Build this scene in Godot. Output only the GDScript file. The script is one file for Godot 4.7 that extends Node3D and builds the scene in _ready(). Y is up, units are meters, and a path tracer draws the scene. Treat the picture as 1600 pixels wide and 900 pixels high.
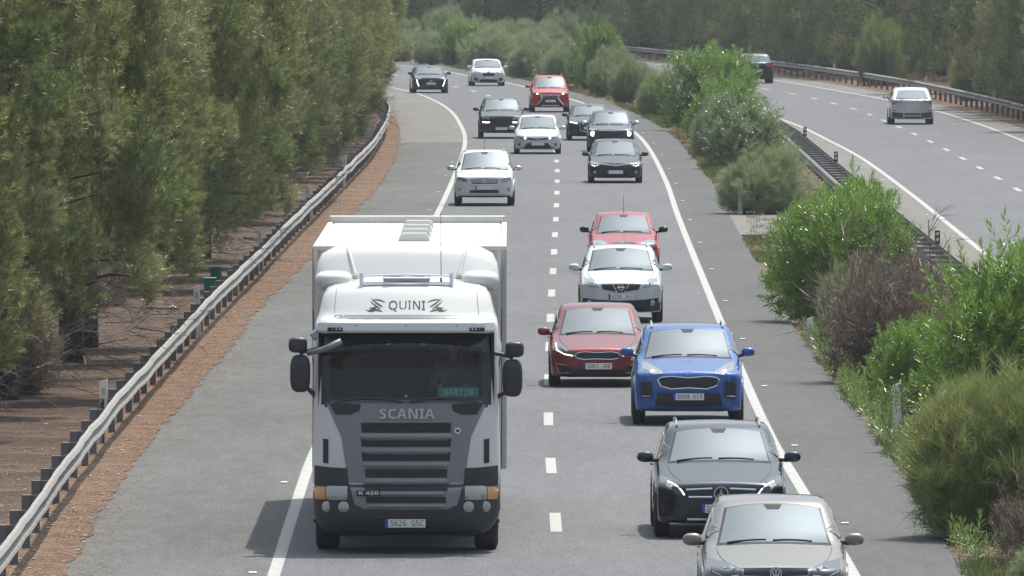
extends Node3D
# A motorway seen from an overbridge through a long lens. Metres; the camera looks along -Z, "D" is metres ahead of it.

const FOCAL := 18000.0     # in pixels of a 1600 pixel wide picture
const CAM_H := 8.2
const HORIZON := 550.0     # pixels above the picture's middle

# ---------------------------------------------------------------- the road's plan: [D, X] tables
const LINE_L := [[100, -2.95], [149, -3.06], [164, -3.11], [183, -3.14], [250, -2.8], [300, -2.46], [351, -2.15], [399, -1.95], [454, -1.86], [492, -2.13], [547, -3.04], [595, -4.7], [625, -6.6], [650, -8.8], [700, -14.0], [760, -21.0], [860, -36.0]]
const LINE_C := [[100, 0.64], [161, 0.61], [196, 0.62], [248, 0.83], [281, 1.0], [316, 1.18], [369, 1.44], [399, 1.57], [428, 1.64], [460, 1.66], [492, 1.42], [546, 0.5], [590, -1.1], [617, -2.5], [650, -4.6], [700, -8.8], [760, -14.8], [860, -28.0]]
const LINE_R := [[100, 4.4], [150, 4.38], [172, 4.29], [189, 4.24], [224, 4.35], [273, 4.56], [335, 4.85], [388, 5.16], [454, 5.28], [492, 4.98], [557, 3.75], [600, 2.0], [639, 0.0], [677, -2.63], [703, -4.4], [738, -7.8], [800, -14.5], [860, -22.5]]
const PAVE_R := [[100, 5.85], [148, 5.85], [180, 5.95], [217, 5.91], [259, 5.97], [328, 6.38], [388, 6.69], [461, 6.66], [518, 6.04], [572, 4.6], [615, 2.8], [665, 0.2], [720, -4.0], [760, -8.0], [800, -12.6], [860, -20.5]]
const PAVE_L := [[100, -5.6], [148, -5.74], [163, -5.85], [186, -5.87], [227, -5.62], [247, -5.59], [274, -5.33], [345, -4.64], [378, -4.37], [422, -4.31], [461, -4.51], [509, -5.1], [557, -6.3], [600, -8.0], [650, -11.8], [700, -17.0], [760, -24.0], [860, -39.0]]
const RAIL_L := [[100, -6.4], [138, -6.45], [152, -6.51], [168, -6.6], [192, -6.62], [225, -6.5], [242, -6.43], [270, -6.22], [296, -6.08], [369, -5.58], [424, -5.28], [475, -5.38], [518, -5.85], [560, -7.1], [600, -8.9], [650, -12.8], [700, -18.0]]
const RAIL_M := [[100, 9.3], [200, 9.42], [240, 9.52], [265, 9.6], [350, 9.93], [412, 10.2], [450, 10.3], [500, 9.9], [550, 8.9], [600, 7.2], [650, 4.5], [700, 1.2], [760, -4.0], [860, -16.0]]
const OPP_L := [[100, 11.5], [200, 11.75], [287, 12.15], [356, 12.62], [404, 12.86], [430, 12.9], [461, 12.72], [500, 12.35], [560, 11.0], [600, 9.4], [650, 6.6], [700, 3.4], [760, -1.6], [860, -13.0]]
const OPP_C := [[100, 15.2], [250, 15.7], [373, 16.36], [410, 16.56], [444, 16.68], [478, 16.66], [527, 16.45], [547, 16.2], [583, 15.2], [600, 14.5], [650, 11.6], [700, 8.2], [760, 3.0], [860, -8.5]]
const OPP_R := [[100, 18.8], [250, 19.4], [400, 20.25], [458, 20.45], [492, 20.42], [527, 20.1], [541, 19.85], [579, 18.65], [615, 17.0], [647, 15.4], [700, 12.2], [760, 7.3], [860, -4.0]]
const OPP_RAIL := [[100, 21.6], [250, 22.2], [400, 22.9], [450, 23.0], [509, 22.6], [558, 21.7], [608, 20.2], [652, 18.0], [692, 15.4], [730, 12.3], [771, 8.6], [860, -1.5]]

func tab(t: Array, d: float) -> float:
	var n := t.size()
	var i := 0
	while i < n - 2 and d > t[i + 1][0]:
		i += 1
	var d0: float = t[i][0]
	var d1: float = t[i + 1][0]
	var x0: float = t[i][1]
	var x1: float = t[i + 1][1]
	var s := (x1 - x0) / (d1 - d0)
	var m0 := s
	var m1 := s
	if i > 0:
		m0 = (x1 - float(t[i - 1][1])) / (d1 - float(t[i - 1][0]))
	if i < n - 2:
		m1 = (float(t[i + 2][1]) - x0) / (float(t[i + 2][0]) - d0)
	var w := d1 - d0
	var u := clampf((d - d0) / w, 0.0, 1.0)
	var u2 := u * u
	var u3 := u2 * u
	return (2 * u3 - 3 * u2 + 1) * x0 + (u3 - 2 * u2 + u) * w * m0 + (-2 * u3 + 3 * u2) * x1 + (u3 - u2) * w * m1

func on(t: Array, d: float, y := 0.0, side := 0.0) -> Vector3:
	return Vector3(tab(t, d) + side, y, -d)

func heading(t: Array, d: float) -> float:      # turn of a thing whose front (+z) points back along the road, to the camera
	return atan2(tab(t, d - 2.0) - tab(t, d + 2.0), 4.0)

# ---------------------------------------------------------------- small helpers
var rng := RandomNumberGenerator.new()
var names := {}
var mats := {}

func lin(r: float, g: float, b: float) -> Color:
	return Color(r, g, b).linear_to_srgb()

func mat(key: String, c: Color, rough := 0.6, metal := 0.0, coat := 0.0) -> StandardMaterial3D:
	if mats.has(key):
		return mats[key]
	var m := StandardMaterial3D.new()
	m.albedo_color = c
	m.roughness = rough
	m.metallic = metal
	if coat > 0.0:
		m.clearcoat_enabled = true
		m.clearcoat = coat
		m.clearcoat_roughness = 0.04
	m.cull_mode = BaseMaterial3D.CULL_DISABLED
	mats[key] = m
	return m

func numbered(called: String) -> String:
	var k: int = names.get(called, 0)
	names[called] = k + 1
	return called if k == 0 else "%s_%03d" % [called, k]

func tag(o: Node, label: String, category: String, group := "") -> Node:
	o.set_meta("label", label)
	o.set_meta("category", category)
	if group != "":
		o.set_meta("group", group)
	return o

func thing(called: String, label: String, category: String, at := Vector3.ZERO, turn := 0.0, group := "") -> Node3D:
	var o := Node3D.new()
	o.name = numbered(called)
	add_child(o)
	o.position = at
	o.rotation.y = turn
	tag(o, label, category, group)
	return o

func stc() -> SurfaceTool:
	var s := SurfaceTool.new()
	s.begin(Mesh.PRIMITIVE_TRIANGLES)
	s.set_smooth_group(-1)
	return s

func put(called: String, mesh: Mesh, m: Material, parent: Node = null) -> MeshInstance3D:
	var o := MeshInstance3D.new()
	o.mesh = mesh
	o.material_override = m
	if parent == null:
		o.name = numbered(called)
		add_child(o)
	else:
		o.name = called
		parent.add_child(o, true)
	return o

func obj(called: String, s: SurfaceTool, m: Material, parent: Node = null) -> MeshInstance3D:
	s.generate_normals()
	return put(called, s.commit(), m, parent)

func tri(s: SurfaceTool, a: Vector3, b: Vector3, c: Vector3, out: Vector3) -> void:
	if (c - a).cross(b - a).dot(out) < 0.0:
		s.add_vertex(a); s.add_vertex(c); s.add_vertex(b)
	else:
		s.add_vertex(a); s.add_vertex(b); s.add_vertex(c)

func quad(s: SurfaceTool, a: Vector3, b: Vector3, c: Vector3, d: Vector3, out: Vector3) -> void:
	tri(s, a, b, c, out)
	tri(s, a, c, d, out)

func box(s: SurfaceTool, c: Vector3, size: Vector3, bevel := 0.0, xf := Transform3D.IDENTITY) -> void:
	var h := size * 0.5
	var e := minf(bevel, minf(h.x, minf(h.y, h.z)) * 0.98)
	var mid := xf * c
	# points: for each corner sign three points, one on each face
	for ax in 3:
		for sg in [-1.0, 1.0]:
			var p := []
			for k in [[-1, -1], [1, -1], [1, 1], [-1, 1]]:
				var v := Vector3.ZERO
				v[ax] = sg * h[ax]
				v[(ax + 1) % 3] = k[0] * (h[(ax + 1) % 3] - e)
				v[(ax + 2) % 3] = k[1] * (h[(ax + 2) % 3] - e)
				p.append(xf * (c + v))
			quad(s, p[0], p[1], p[2], p[3], (p[0] + p[2]) * 0.5 - mid)
	if e <= 0.0:
		return
	for ax in 3:      # edges along axis ax
		var b := (ax + 1) % 3
		var g := (ax + 2) % 3
		for sb in [-1.0, 1.0]:
			for sg in [-1.0, 1.0]:
				var q := []
				for k in [[-1, 0], [1, 0], [1, 1], [-1, 1]]:
					var v := Vector3.ZERO
					v[ax] = k[0] * (h[ax] - e)
					v[b] = sb * (h[b] - (e if k[1] == 1 else 0.0))
					v[g] = sg * (h[g] - (0.0 if k[1] == 1 else e))
					q.append(xf * (c + v))
				quad(s, q[0], q[1], q[2], q[3], (q[0] + q[2]) * 0.5 - mid)
	for sx in [-1.0, 1.0]:
		for sy in [-1.0, 1.0]:
			for sz in [-1.0, 1.0]:
				var sv := Vector3(sx, sy, sz)
				var t := []
				for ax in 3:
					var v := (h - Vector3(e, e, e)) * sv
					v[ax] = sv[ax] * h[ax]
					t.append(xf * (c + v))
				tri(s, t[0], t[1], t[2], (t[0] + t[1] + t[2]) / 3.0 - mid)

func tube(s: SurfaceTool, pts: Array, r0: float, r1: float, sides := 6) -> void:
	var n := pts.size()
	var rings := []
	for i in n:
		var t: Vector3 = (pts[mini(i + 1, n - 1)] - pts[maxi(i - 1, 0)]).normalized()
		var u := t.cross(Vector3.UP if absf(t.y) < 0.9 else Vector3.RIGHT).normalized()
		var v := t.cross(u)
		var r := lerpf(r0, r1, float(i) / maxf(1.0, n - 1))
		var ring := []
		for k in sides:
			var a := TAU * k / sides
			ring.append(pts[i] + (u * cos(a) + v * sin(a)) * r)
		rings.append(ring)
	for i in n - 1:
		for k in sides:
			var k2 := (k + 1) % sides
			var a: Vector3 = rings[i][k]
			quad(s, a, rings[i][k2], rings[i + 1][k2], rings[i + 1][k], (a + rings[i][k2]) * 0.5 - pts[i])
	for e in [0, n - 1]:
		for k in sides:
			tri(s, pts[e], rings[e][k], rings[e][(k + 1) % sides], pts[e] - pts[1 if e == 0 else n - 2])

func lathe(s: SurfaceTool, prof: Array, seg: int, xf := Transform3D.IDENTITY) -> void:   # profile of (radius, height) round local y
	for i in prof.size() - 1:
		for k in seg:
			var a0 := TAU * k / seg
			var a1 := TAU * (k + 1) / seg
			var p: Vector2 = prof[i]
			var q: Vector2 = prof[i + 1]
			var nrm := Vector2(q.y - p.y, -(q.x - p.x))
			var am := (a0 + a1) * 0.5
			var out := xf.basis * Vector3(cos(am) * nrm.x, nrm.y, sin(am) * nrm.x)
			var a := xf * Vector3(cos(a0) * p.x, p.y, sin(a0) * p.x)
			var b := xf * Vector3(cos(a1) * p.x, p.y, sin(a1) * p.x)
			var c := xf * Vector3(cos(a1) * q.x, q.y, sin(a1) * q.x)
			var d := xf * Vector3(cos(a0) * q.x, q.y, sin(a0) * q.x)
			if p.x > 1e-5:
				tri(s, a, b, c, out)
			if q.x > 1e-5:
				tri(s, a, c, d, out)

func blob(s: SurfaceTool, c: Vector3, r: Vector3, nu := 16, nv := 10, e := 2.0) -> void:   # rounded lump; e above 2 makes it boxier
	var grid := []
	for j in nv + 1:
		var row := []
		var b := -PI / 2 + PI * j / nv
		for i in nu:
			var a := TAU * i / nu
			var d := Vector3(cos(b) * cos(a), sin(b), cos(b) * sin(a))
			var l := pow(pow(absf(d.x), e) + pow(absf(d.y), e) + pow(absf(d.z), e), -1.0 / e)
			row.append(c + d * l * r)
		grid.append(row)
	for j in nv:
		for i in nu:
			var i2 := (i + 1) % nu
			var p: Vector3 = grid[j][i]
			var q: Vector3 = grid[j + 1][i2]
			quad(s, p, grid[j][i2], q, grid[j + 1][i], (p + q) * 0.5 - c)

func prism(s: SurfaceTool, poly: PackedVector2Array, z0: float, z1: float, xf := Transform3D.IDENTITY) -> void:   # polygon in x, y with depth in z
	var ids := Geometry2D.triangulate_polygon(poly)
	var n := poly.size()
	var mid := Vector2.ZERO
	for p in poly:
		mid += p / n
	for k in range(0, ids.size(), 3):
		for z in [z0, z1]:
			tri(s, xf * Vector3(poly[ids[k]].x, poly[ids[k]].y, z), xf * Vector3(poly[ids[k + 1]].x, poly[ids[k + 1]].y, z), xf * Vector3(poly[ids[k + 2]].x, poly[ids[k + 2]].y, z), xf.basis * Vector3(0, 0, z - (z0 + z1) * 0.5))
	var ccw := not Geometry2D.is_polygon_clockwise(poly)
	for i in n:
		var a := poly[i]
		var b := poly[(i + 1) % n]
		var nn := Vector2(b.y - a.y, a.x - b.x) * (1.0 if ccw else -1.0)
		quad(s, xf * Vector3(a.x, a.y, z0), xf * Vector3(b.x, b.y, z0), xf * Vector3(b.x, b.y, z1), xf * Vector3(a.x, a.y, z1), xf.basis * Vector3(nn.x, nn.y, 0))

func ring2(s: SurfaceTool, c: Vector3, r0: float, r1: float, depth: float, seg := 20, sy := 1.0) -> void:   # flat ring facing +z
	for k in seg:
		var a0 := TAU * k / seg
		var a1 := TAU * (k + 1) / seg
		var e0 := Vector3(cos(a0), sin(a0) * sy, 0)
		var e1 := Vector3(cos(a1), sin(a1) * sy, 0)
		var z := Vector3(0, 0, depth)
		quad(s, c + e0 * r0 + z, c + e1 * r0 + z, c + e1 * r1 + z, c + e0 * r1 + z, Vector3.BACK)
		quad(s, c + e0 * r1, c + e1 * r1, c + e1 * r1 + z, c + e0 * r1 + z, e0)
		if r0 > 0.0:
			quad(s, c + e0 * r0, c + e1 * r0, c + e1 * r0 + z, c + e0 * r0 + z, -e0)

var font: SystemFont
func lettering(called: String, txt: String, height: float, width: float, m: Material, parent: Node, at: Vector3, tilt := 0.0, mono := false, weight := 700) -> MeshInstance3D:
	var t := TextMesh.new()
	var f := SystemFont.new()
	f.font_names = PackedStringArray(["Droid Sans Mono"]) if mono else PackedStringArray(["Droid Sans"])
	f.font_weight = weight
	t.font = f
	t.font_size = 32
	t.pixel_size = 0.01
	t.depth = 0.02
	t.curve_step = 3.0
	t.text = txt
	var bb := t.get_aabb()
	var o := put(called, t, m, parent)
	var cap := 0.235     # capital height of the face at this size
	var sx := width / maxf(0.01, bb.size.x)
	var sy := height / cap
	o.transform = Transform3D(Basis(Vector3.RIGHT, tilt) * Basis.from_scale(Vector3(sx, sy, 0.2)), at)
	return o

# a noise texture: mixes two colours by several octaves of seamless noise
func noise_tex(size: int, dark: Color, light: Color, layers: Array, gain := 1.0) -> ImageTexture:
	var imgs := []
	for l in layers:
		var nz := FastNoiseLite.new()
		nz.seed = l[2]
		nz.frequency = l[0]
		nz.noise_type = FastNoiseLite.TYPE_SIMPLEX_SMOOTH if l[0] < 0.2 else FastNoiseLite.TYPE_VALUE
		nz.fractal_type = FastNoiseLite.FRACTAL_FBM if l[0] < 0.2 else FastNoiseLite.FRACTAL_NONE
		nz.fractal_octaves = 3
		imgs.append(nz.get_seamless_image(size, size).get_data())
	var data := PackedByteArray()
	data.resize(size * size * 3)
	for i in size * size:
		var v := 0.0
		for k in imgs.size():
			v += (imgs[k][i] / 255.0 - 0.5) * layers[k][1]
		v = clampf(0.5 + v * gain, 0.0, 1.0)
		data[i * 3] = int(255.0 * lerpf(dark.r, light.r, v))
		data[i * 3 + 1] = int(255.0 * lerpf(dark.g, light.g, v))
		data[i * 3 + 2] = int(255.0 * lerpf(dark.b, light.b, v))
	var im := Image.create_from_data(size, size, false, Image.FORMAT_RGB8, data)
	im.generate_mipmaps()
	return ImageTexture.create_from_image(im)

func ground_mat(key: String, tex: Texture2D, metres: float, rough := 0.9, vcol := false, stretch := 1.0) -> StandardMaterial3D:
	var m := mat(key, Color.WHITE, rough)
	m.albedo_texture = tex
	m.uv1_triplanar = true
	m.uv1_world_triplanar = true
	m.uv1_scale = Vector3(1.0, 1.0, stretch) / metres
	m.vertex_color_use_as_albedo = vcol
	m.metallic_specular = 0.3
	return m

# ---------------------------------------------------------------- rounded bodies: unions of soft intersections of half-spaces
class Hull:
	var groups: Array = []          # of PackedFloat32Array, nine numbers for a half-space: ax ay az d qx qy y0 qz z0
	var soft: PackedFloat32Array = []
	var wells: Array = []           # wheel wells: [y, z, radius, inner x]
	func group(k: float) -> void:
		groups.append(PackedFloat32Array())
		soft.append(k)
	func face(ax: float, ay: float, az: float, px: float, py: float, pz: float, qx := 0.0, qy := 0.0, y0 := 0.0, qz := 0.0, z0 := 0.0) -> void:
		var l := sqrt(ax * ax + ay * ay + az * az)
		ax /= l; ay /= l; az /= l
		var g: PackedFloat32Array = groups[-1]
		g.append_array(PackedFloat32Array([ax, ay, az, ax * px + ay * py + az * pz, qx, qy, y0, qz, z0]))
		groups[-1] = g
	func f(p: Vector3) -> float:
		var x := absf(p.x)
		var best := 1e9
		for gi in groups.size():
			var g: PackedFloat32Array = groups[gi]
			var k := soft[gi]
			var s := 0.0
			var i := 0
			var n := g.size()
			var x2 := x * x
			while i < n:
				var v := g[i] * x + g[i + 1] * p.y + g[i + 2] * p.z - g[i + 3] + g[i + 4] * x2
				if g[i + 5] != 0.0:
					v += g[i + 5] * (p.y - g[i + 6]) * (p.y - g[i + 6])
				if g[i + 7] != 0.0:
					v += g[i + 7] * (p.z - g[i + 8]) * (p.z - g[i + 8])
				s += exp(clampf(v / k, -30.0, 60.0))
				i += 9
			var val := k * log(s + 1e-30)
			if gi == 0:
				best = val
			else:
				var h := clampf(0.5 + 0.5 * (best - val) / 0.05, 0.0, 1.0)
				best = lerpf(best, val, h) - 0.05 * h * (1.0 - h)
		for w in wells:
			if x > w[3] - 0.05:
				var c: float = w[2] - sqrt((p.z - w[1]) * (p.z - w[1]) + (p.y - w[0]) * (p.y - w[0]))
				best = maxf(best, minf(c, x - w[3]))
		return best
	func cross_at(a: Vector3, b: Vector3) -> Vector3:      # a inside, b outside
		var t0 := 0.0
		var t1 := 1.0
		var f0 := f(a)
		var f1 := f(b)
		if f0 >= 0.0:
			return a
		if f1 <= 0.0:
			return b
		var side := 0
		var t := 0.5
		for k in 14:
			t = (t0 * f1 - t1 * f0) / (f1 - f0)
			if k % 3 == 2:
				t = (t0 + t1) * 0.5
			var ft := f(a.lerp(b, t))
			if absf(ft) < 0.0005:
				break
			if ft > 0.0:
				t1 = t; f1 = ft
				if side == 1: f0 *= 0.5
				side = 1
			else:
				t0 = t; f0 = ft
				if side == -1: f1 *= 0.5
				side = -1
		return a.lerp(b, t)
	func hit(from: Vector3, dir: Vector3, reach: float) -> Vector3:     # first crossing from outside
		var n := 40
		var prev := from
		for i in range(1, n + 1):
			var p := from + dir * (reach * i / n)
			if f(p) < 0.0:
				return cross_at(p, prev)
			prev = p
		return prev

# the surface of a hull as a grid of rays from the segment (0, y0, za) - (0, y0, zb)
func hull_mesh(h: Hull, za: float, zb: float, y0: float, mid: int, half: int, cap: int, skip := AABB()) -> SurfaceTool:
	var s := SurfaceTool.new()
	s.begin(Mesh.PRIMITIVE_TRIANGLES)
	s.set_smooth_group(0)
	var rows := []
	for i in range(1, cap):
		var a := PI / 2 * (1.0 - float(i) / cap)
		rows.append([za, cos(a), -sin(a)])
	for i in mid + 1:
		rows.append([lerpf(za, zb, float(i) / mid), 1.0, 0.0])
	for i in range(cap - 1, 0, -1):
		var a := PI / 2 * (1.0 - float(i) / cap)
		rows.append([zb, cos(a), sin(a)])
	var ring := []
	for r in rows:
		var o := Vector3(0, y0, r[0])
		var line := []
		for j in half + 1:
			var th := -PI / 2 + PI * j / half
			var d := Vector3(cos(th) * r[1], sin(th) * r[1], r[2])
			if j == 0 or j == half:
				d.x = 0.0
			line.append(h.cross_at(o, o + d * 4.5))
		for j in range(half - 1, 0, -1):
			line.append(line[j] * Vector3(-1, 1, 1))
		ring.append(line)
	var n := 2 * half
	for i in ring.size() - 1:
		var o := Vector3(0, y0, (rows[i][0] + rows[i + 1][0]) * 0.5)
		for j in n:
			var j2 := (j + 1) % n
			var m: Vector3 = (ring[i][j] + ring[i + 1][j2]) * 0.5
			if skip.size.x > 0.0 and skip.has_point(m):
				continue
			quad(s, ring[i][j], ring[i][j2], ring[i + 1][j2], ring[i + 1][j], m - o)
	for e in [0, ring.size() - 1]:
		var zo: float = za if e == 0 else zb
		var o := Vector3(0, y0, zo)
		var pole := h.cross_at(o, o + Vector3(0, 0, -4.5 if e == 0 else 4.5))
		for j in n:
			tri(s, pole, ring[e][j], ring[e][(j + 1) % n], pole - o)
	return s

func along(p: Array, u: float) -> Vector2:
	var t := u * (p.size() - 1)
	var i := mini(int(t), p.size() - 2)
	var a: Array = p[i]
	var b: Array = p[i + 1]
	var w := t - i
	return Vector2(lerpf(a[0], b[0], w), lerpf(a[1], b[1], w))

# a thin shell laid on a hull: outline between an upper and a lower line in the plane (O, U, V), seen along N
func patch(h: Hull, at: Vector3, U: Vector3, V: Vector3, N: Vector3, up: Array, lo: Array, off: float, nu := 10, nv := 4, s: SurfaceTool = null) -> SurfaceTool:
	if s == null:
		s = SurfaceTool.new()
		s.begin(Mesh.PRIMITIVE_TRIANGLES)
	s.set_smooth_group(0)
	var g := []
	for j in nv + 1:
		var row := []
		for i in nu + 1:
			var u := float(i) / nu
			var p := along(lo, u).lerp(along(up, u), float(j) / nv)
			var st := at + U * p.x + V * p.y
			row.append(h.hit(st + N * 1.0, -N, 2.4) + N * off)
		g.append(row)
	for j in nv:
		for i in nu:
			quad(s, g[j][i], g[j][i + 1], g[j + 1][i + 1], g[j + 1][i], N)
	s.set_smooth_group(-1)
	var cen: Vector3 = g[nv / 2][nu / 2]
	var dn := N * -(off + 0.012)
	for i in nu:
		for j in [0, nv]:
			quad(s, g[j][i], g[j][i + 1], g[j][i + 1] + dn, g[j][i] + dn, g[j][i] - cen)
	for j in nv:
		for i in [0, nu]:
			quad(s, g[j][i], g[j + 1][i], g[j + 1][i] + dn, g[j][i] + dn, g[j][i] - cen)
	return s

func front_patch(h: Hull, z0: float, up: Array, lo: Array, off: float, nu := 10, nv := 4, flip := false, zs := 1.0) -> SurfaceTool:
	return patch(h, Vector3(0, 0, z0), Vector3(-1 if flip else 1, 0, 0), Vector3.UP, Vector3(0, 0, zs), up, lo, off, nu, nv)

# a bar that follows the hull's front (zs 1) or back (zs -1)
func front_bar(h: Hull, s: SurfaceTool, z0: float, pts: Array, r: float, off := 0.0, flip := false, zs := 1.0) -> void:
	var line := []
	for k in pts.size() - 1:
		var n := maxi(1, int(Vector2(pts[k][0], pts[k][1]).distance_to(Vector2(pts[k + 1][0], pts[k + 1][1])) / 0.07))
		for i in n + (1 if k == pts.size() - 2 else 0):
			var w := float(i) / n
			var x := lerpf(pts[k][0], pts[k + 1][0], w) * (-1.0 if flip else 1.0)
			var y := lerpf(pts[k][1], pts[k + 1][1], w)
			line.append(h.hit(Vector3(x, y, z0 + 0.6 * zs), Vector3(0, 0, -zs), 2.4) + Vector3(0, 0, off * zs))
	tube(s, line, r, r, 6)

# ---------------------------------------------------------------- cars
var wheel_meshes := {}

func add_wheel(parent: Node3D, at: Vector3, r: float, w: float, side: float) -> void:
	var key := "%.2f_%.2f" % [r, w]
	if not wheel_meshes.has(key):
		var turn := Transform3D(Basis(Vector3(0, 0, 1), -PI / 2))       # local y becomes x
		var t := stc()
		t.set_smooth_group(0)
		var ri := r * 0.66
		lathe(t, [Vector2(ri, -w * 0.46), Vector2(r * 0.86, -w * 0.5), Vector2(r * 0.96, -w * 0.44), Vector2(r, -w * 0.34), Vector2(r, w * 0.34), Vector2(r * 0.96, w * 0.44), Vector2(r * 0.86, w * 0.5), Vector2(ri, w * 0.46)], 36, turn)
		t.generate_normals()
		var m := stc()
		lathe(m, [Vector2(ri, w * 0.45), Vector2(ri * 0.95, w * 0.42), Vector2(ri * 0.92, w * 0.05), Vector2(0, w * 0.02)], 30, turn)
		for k in 5:
			var xf := Transform3D(Basis(Vector3.RIGHT, TAU * k / 5.0), Vector3.ZERO)
			box(m, Vector3(w * 0.34, ri * 0.5, 0), Vector3(w * 0.12, ri * 0.95, ri * 0.24), 0.012, xf)
		lathe(m, [Vector2(ri * 0.22, w * 0.1), Vector2(ri * 0.2, w * 0.43), Vector2(0, w * 0.44)], 14, turn)
		m.generate_normals()
		wheel_meshes[key] = [t.commit(), m.commit()]
	var o := Node3D.new()
	o.name = "wheel"
	parent.add_child(o, true)
	o.position = at
	if side < 0:
		o.rotation.y = PI
	put("tyre", wheel_meshes[key][0], mat("tyre", lin(0.018, 0.018, 0.019), 0.85), o)
	put("rim", wheel_meshes[key][1], mat("rim", lin(0.45, 0.45, 0.46), 0.3, 0.8), o)

func paint(key: String, c: Color, metal := 0.35) -> StandardMaterial3D:
	var m := mat("paint_" + key, c, 0.32, metal, 1.0)
	m.metallic_specular = 0.3
	return m

func car_mats() -> void:
	mat("glass", lin(0.022, 0.027, 0.026), 0.03, 0.0, 1.0).metallic_specular = 1.0
	mat("black", lin(0.012, 0.012, 0.013), 0.5)
	mat("gloss_black", lin(0.008, 0.008, 0.009), 0.15)
	mat("chrome", lin(0.75, 0.75, 0.76), 0.12, 1.0)
	mat("silver", lin(0.5, 0.5, 0.51), 0.3, 0.8)
	mat("lamp_lens", lin(0.30, 0.31, 0.32), 0.06, 0.55, 1.0)
	mat("lamp_dark", lin(0.05, 0.05, 0.055), 0.06, 0.3, 1.0)
	mat("amber", lin(0.6, 0.2, 0.03), 0.2, 0.0, 1.0)
	mat("red_lens", lin(0.45, 0.012, 0.012), 0.12, 0.0, 1.0)
	mat("plate", lin(0.7, 0.7, 0.68), 0.4)
	mat("plate_blue", lin(0.02, 0.08, 0.42), 0.4)
	mat("ink", lin(0.015, 0.015, 0.015), 0.6)
	var d := mat("day_light", Color(1, 1, 1), 0.3)
	d.emission_enabled = true
	d.emission = Color(1.0, 0.97, 0.9)
	d.emission_energy_multiplier = 1.6

func number_plate(parent: Node3D, at: Vector3, txt: String, w := 0.52, tilt := 0.0) -> void:
	var o := Node3D.new()
	o.name = "number_plate"
	parent.add_child(o, true)
	o.position = at
	o.rotation.x = tilt
	var s := stc()
	box(s, Vector3(0.02, 0, 0), Vector3(w - 0.044, 0.112, 0.014), 0.004)
	obj("plate", s, mats.plate, o)
	s = stc()
	box(s, Vector3(-w / 2 + 0.02, 0, 0), Vector3(0.042, 0.112, 0.014), 0.004)
	obj("country_band", s, mats.plate_blue, o)
	if txt != "":
		lettering("lettering", txt, 0.075, (w - 0.1) * (1.0 if txt.length() > 5 else 0.42), mats.ink, o, Vector3(0.022 if txt.length() > 5 else -0.11, 0, 0.008), 0.0, true)

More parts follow.
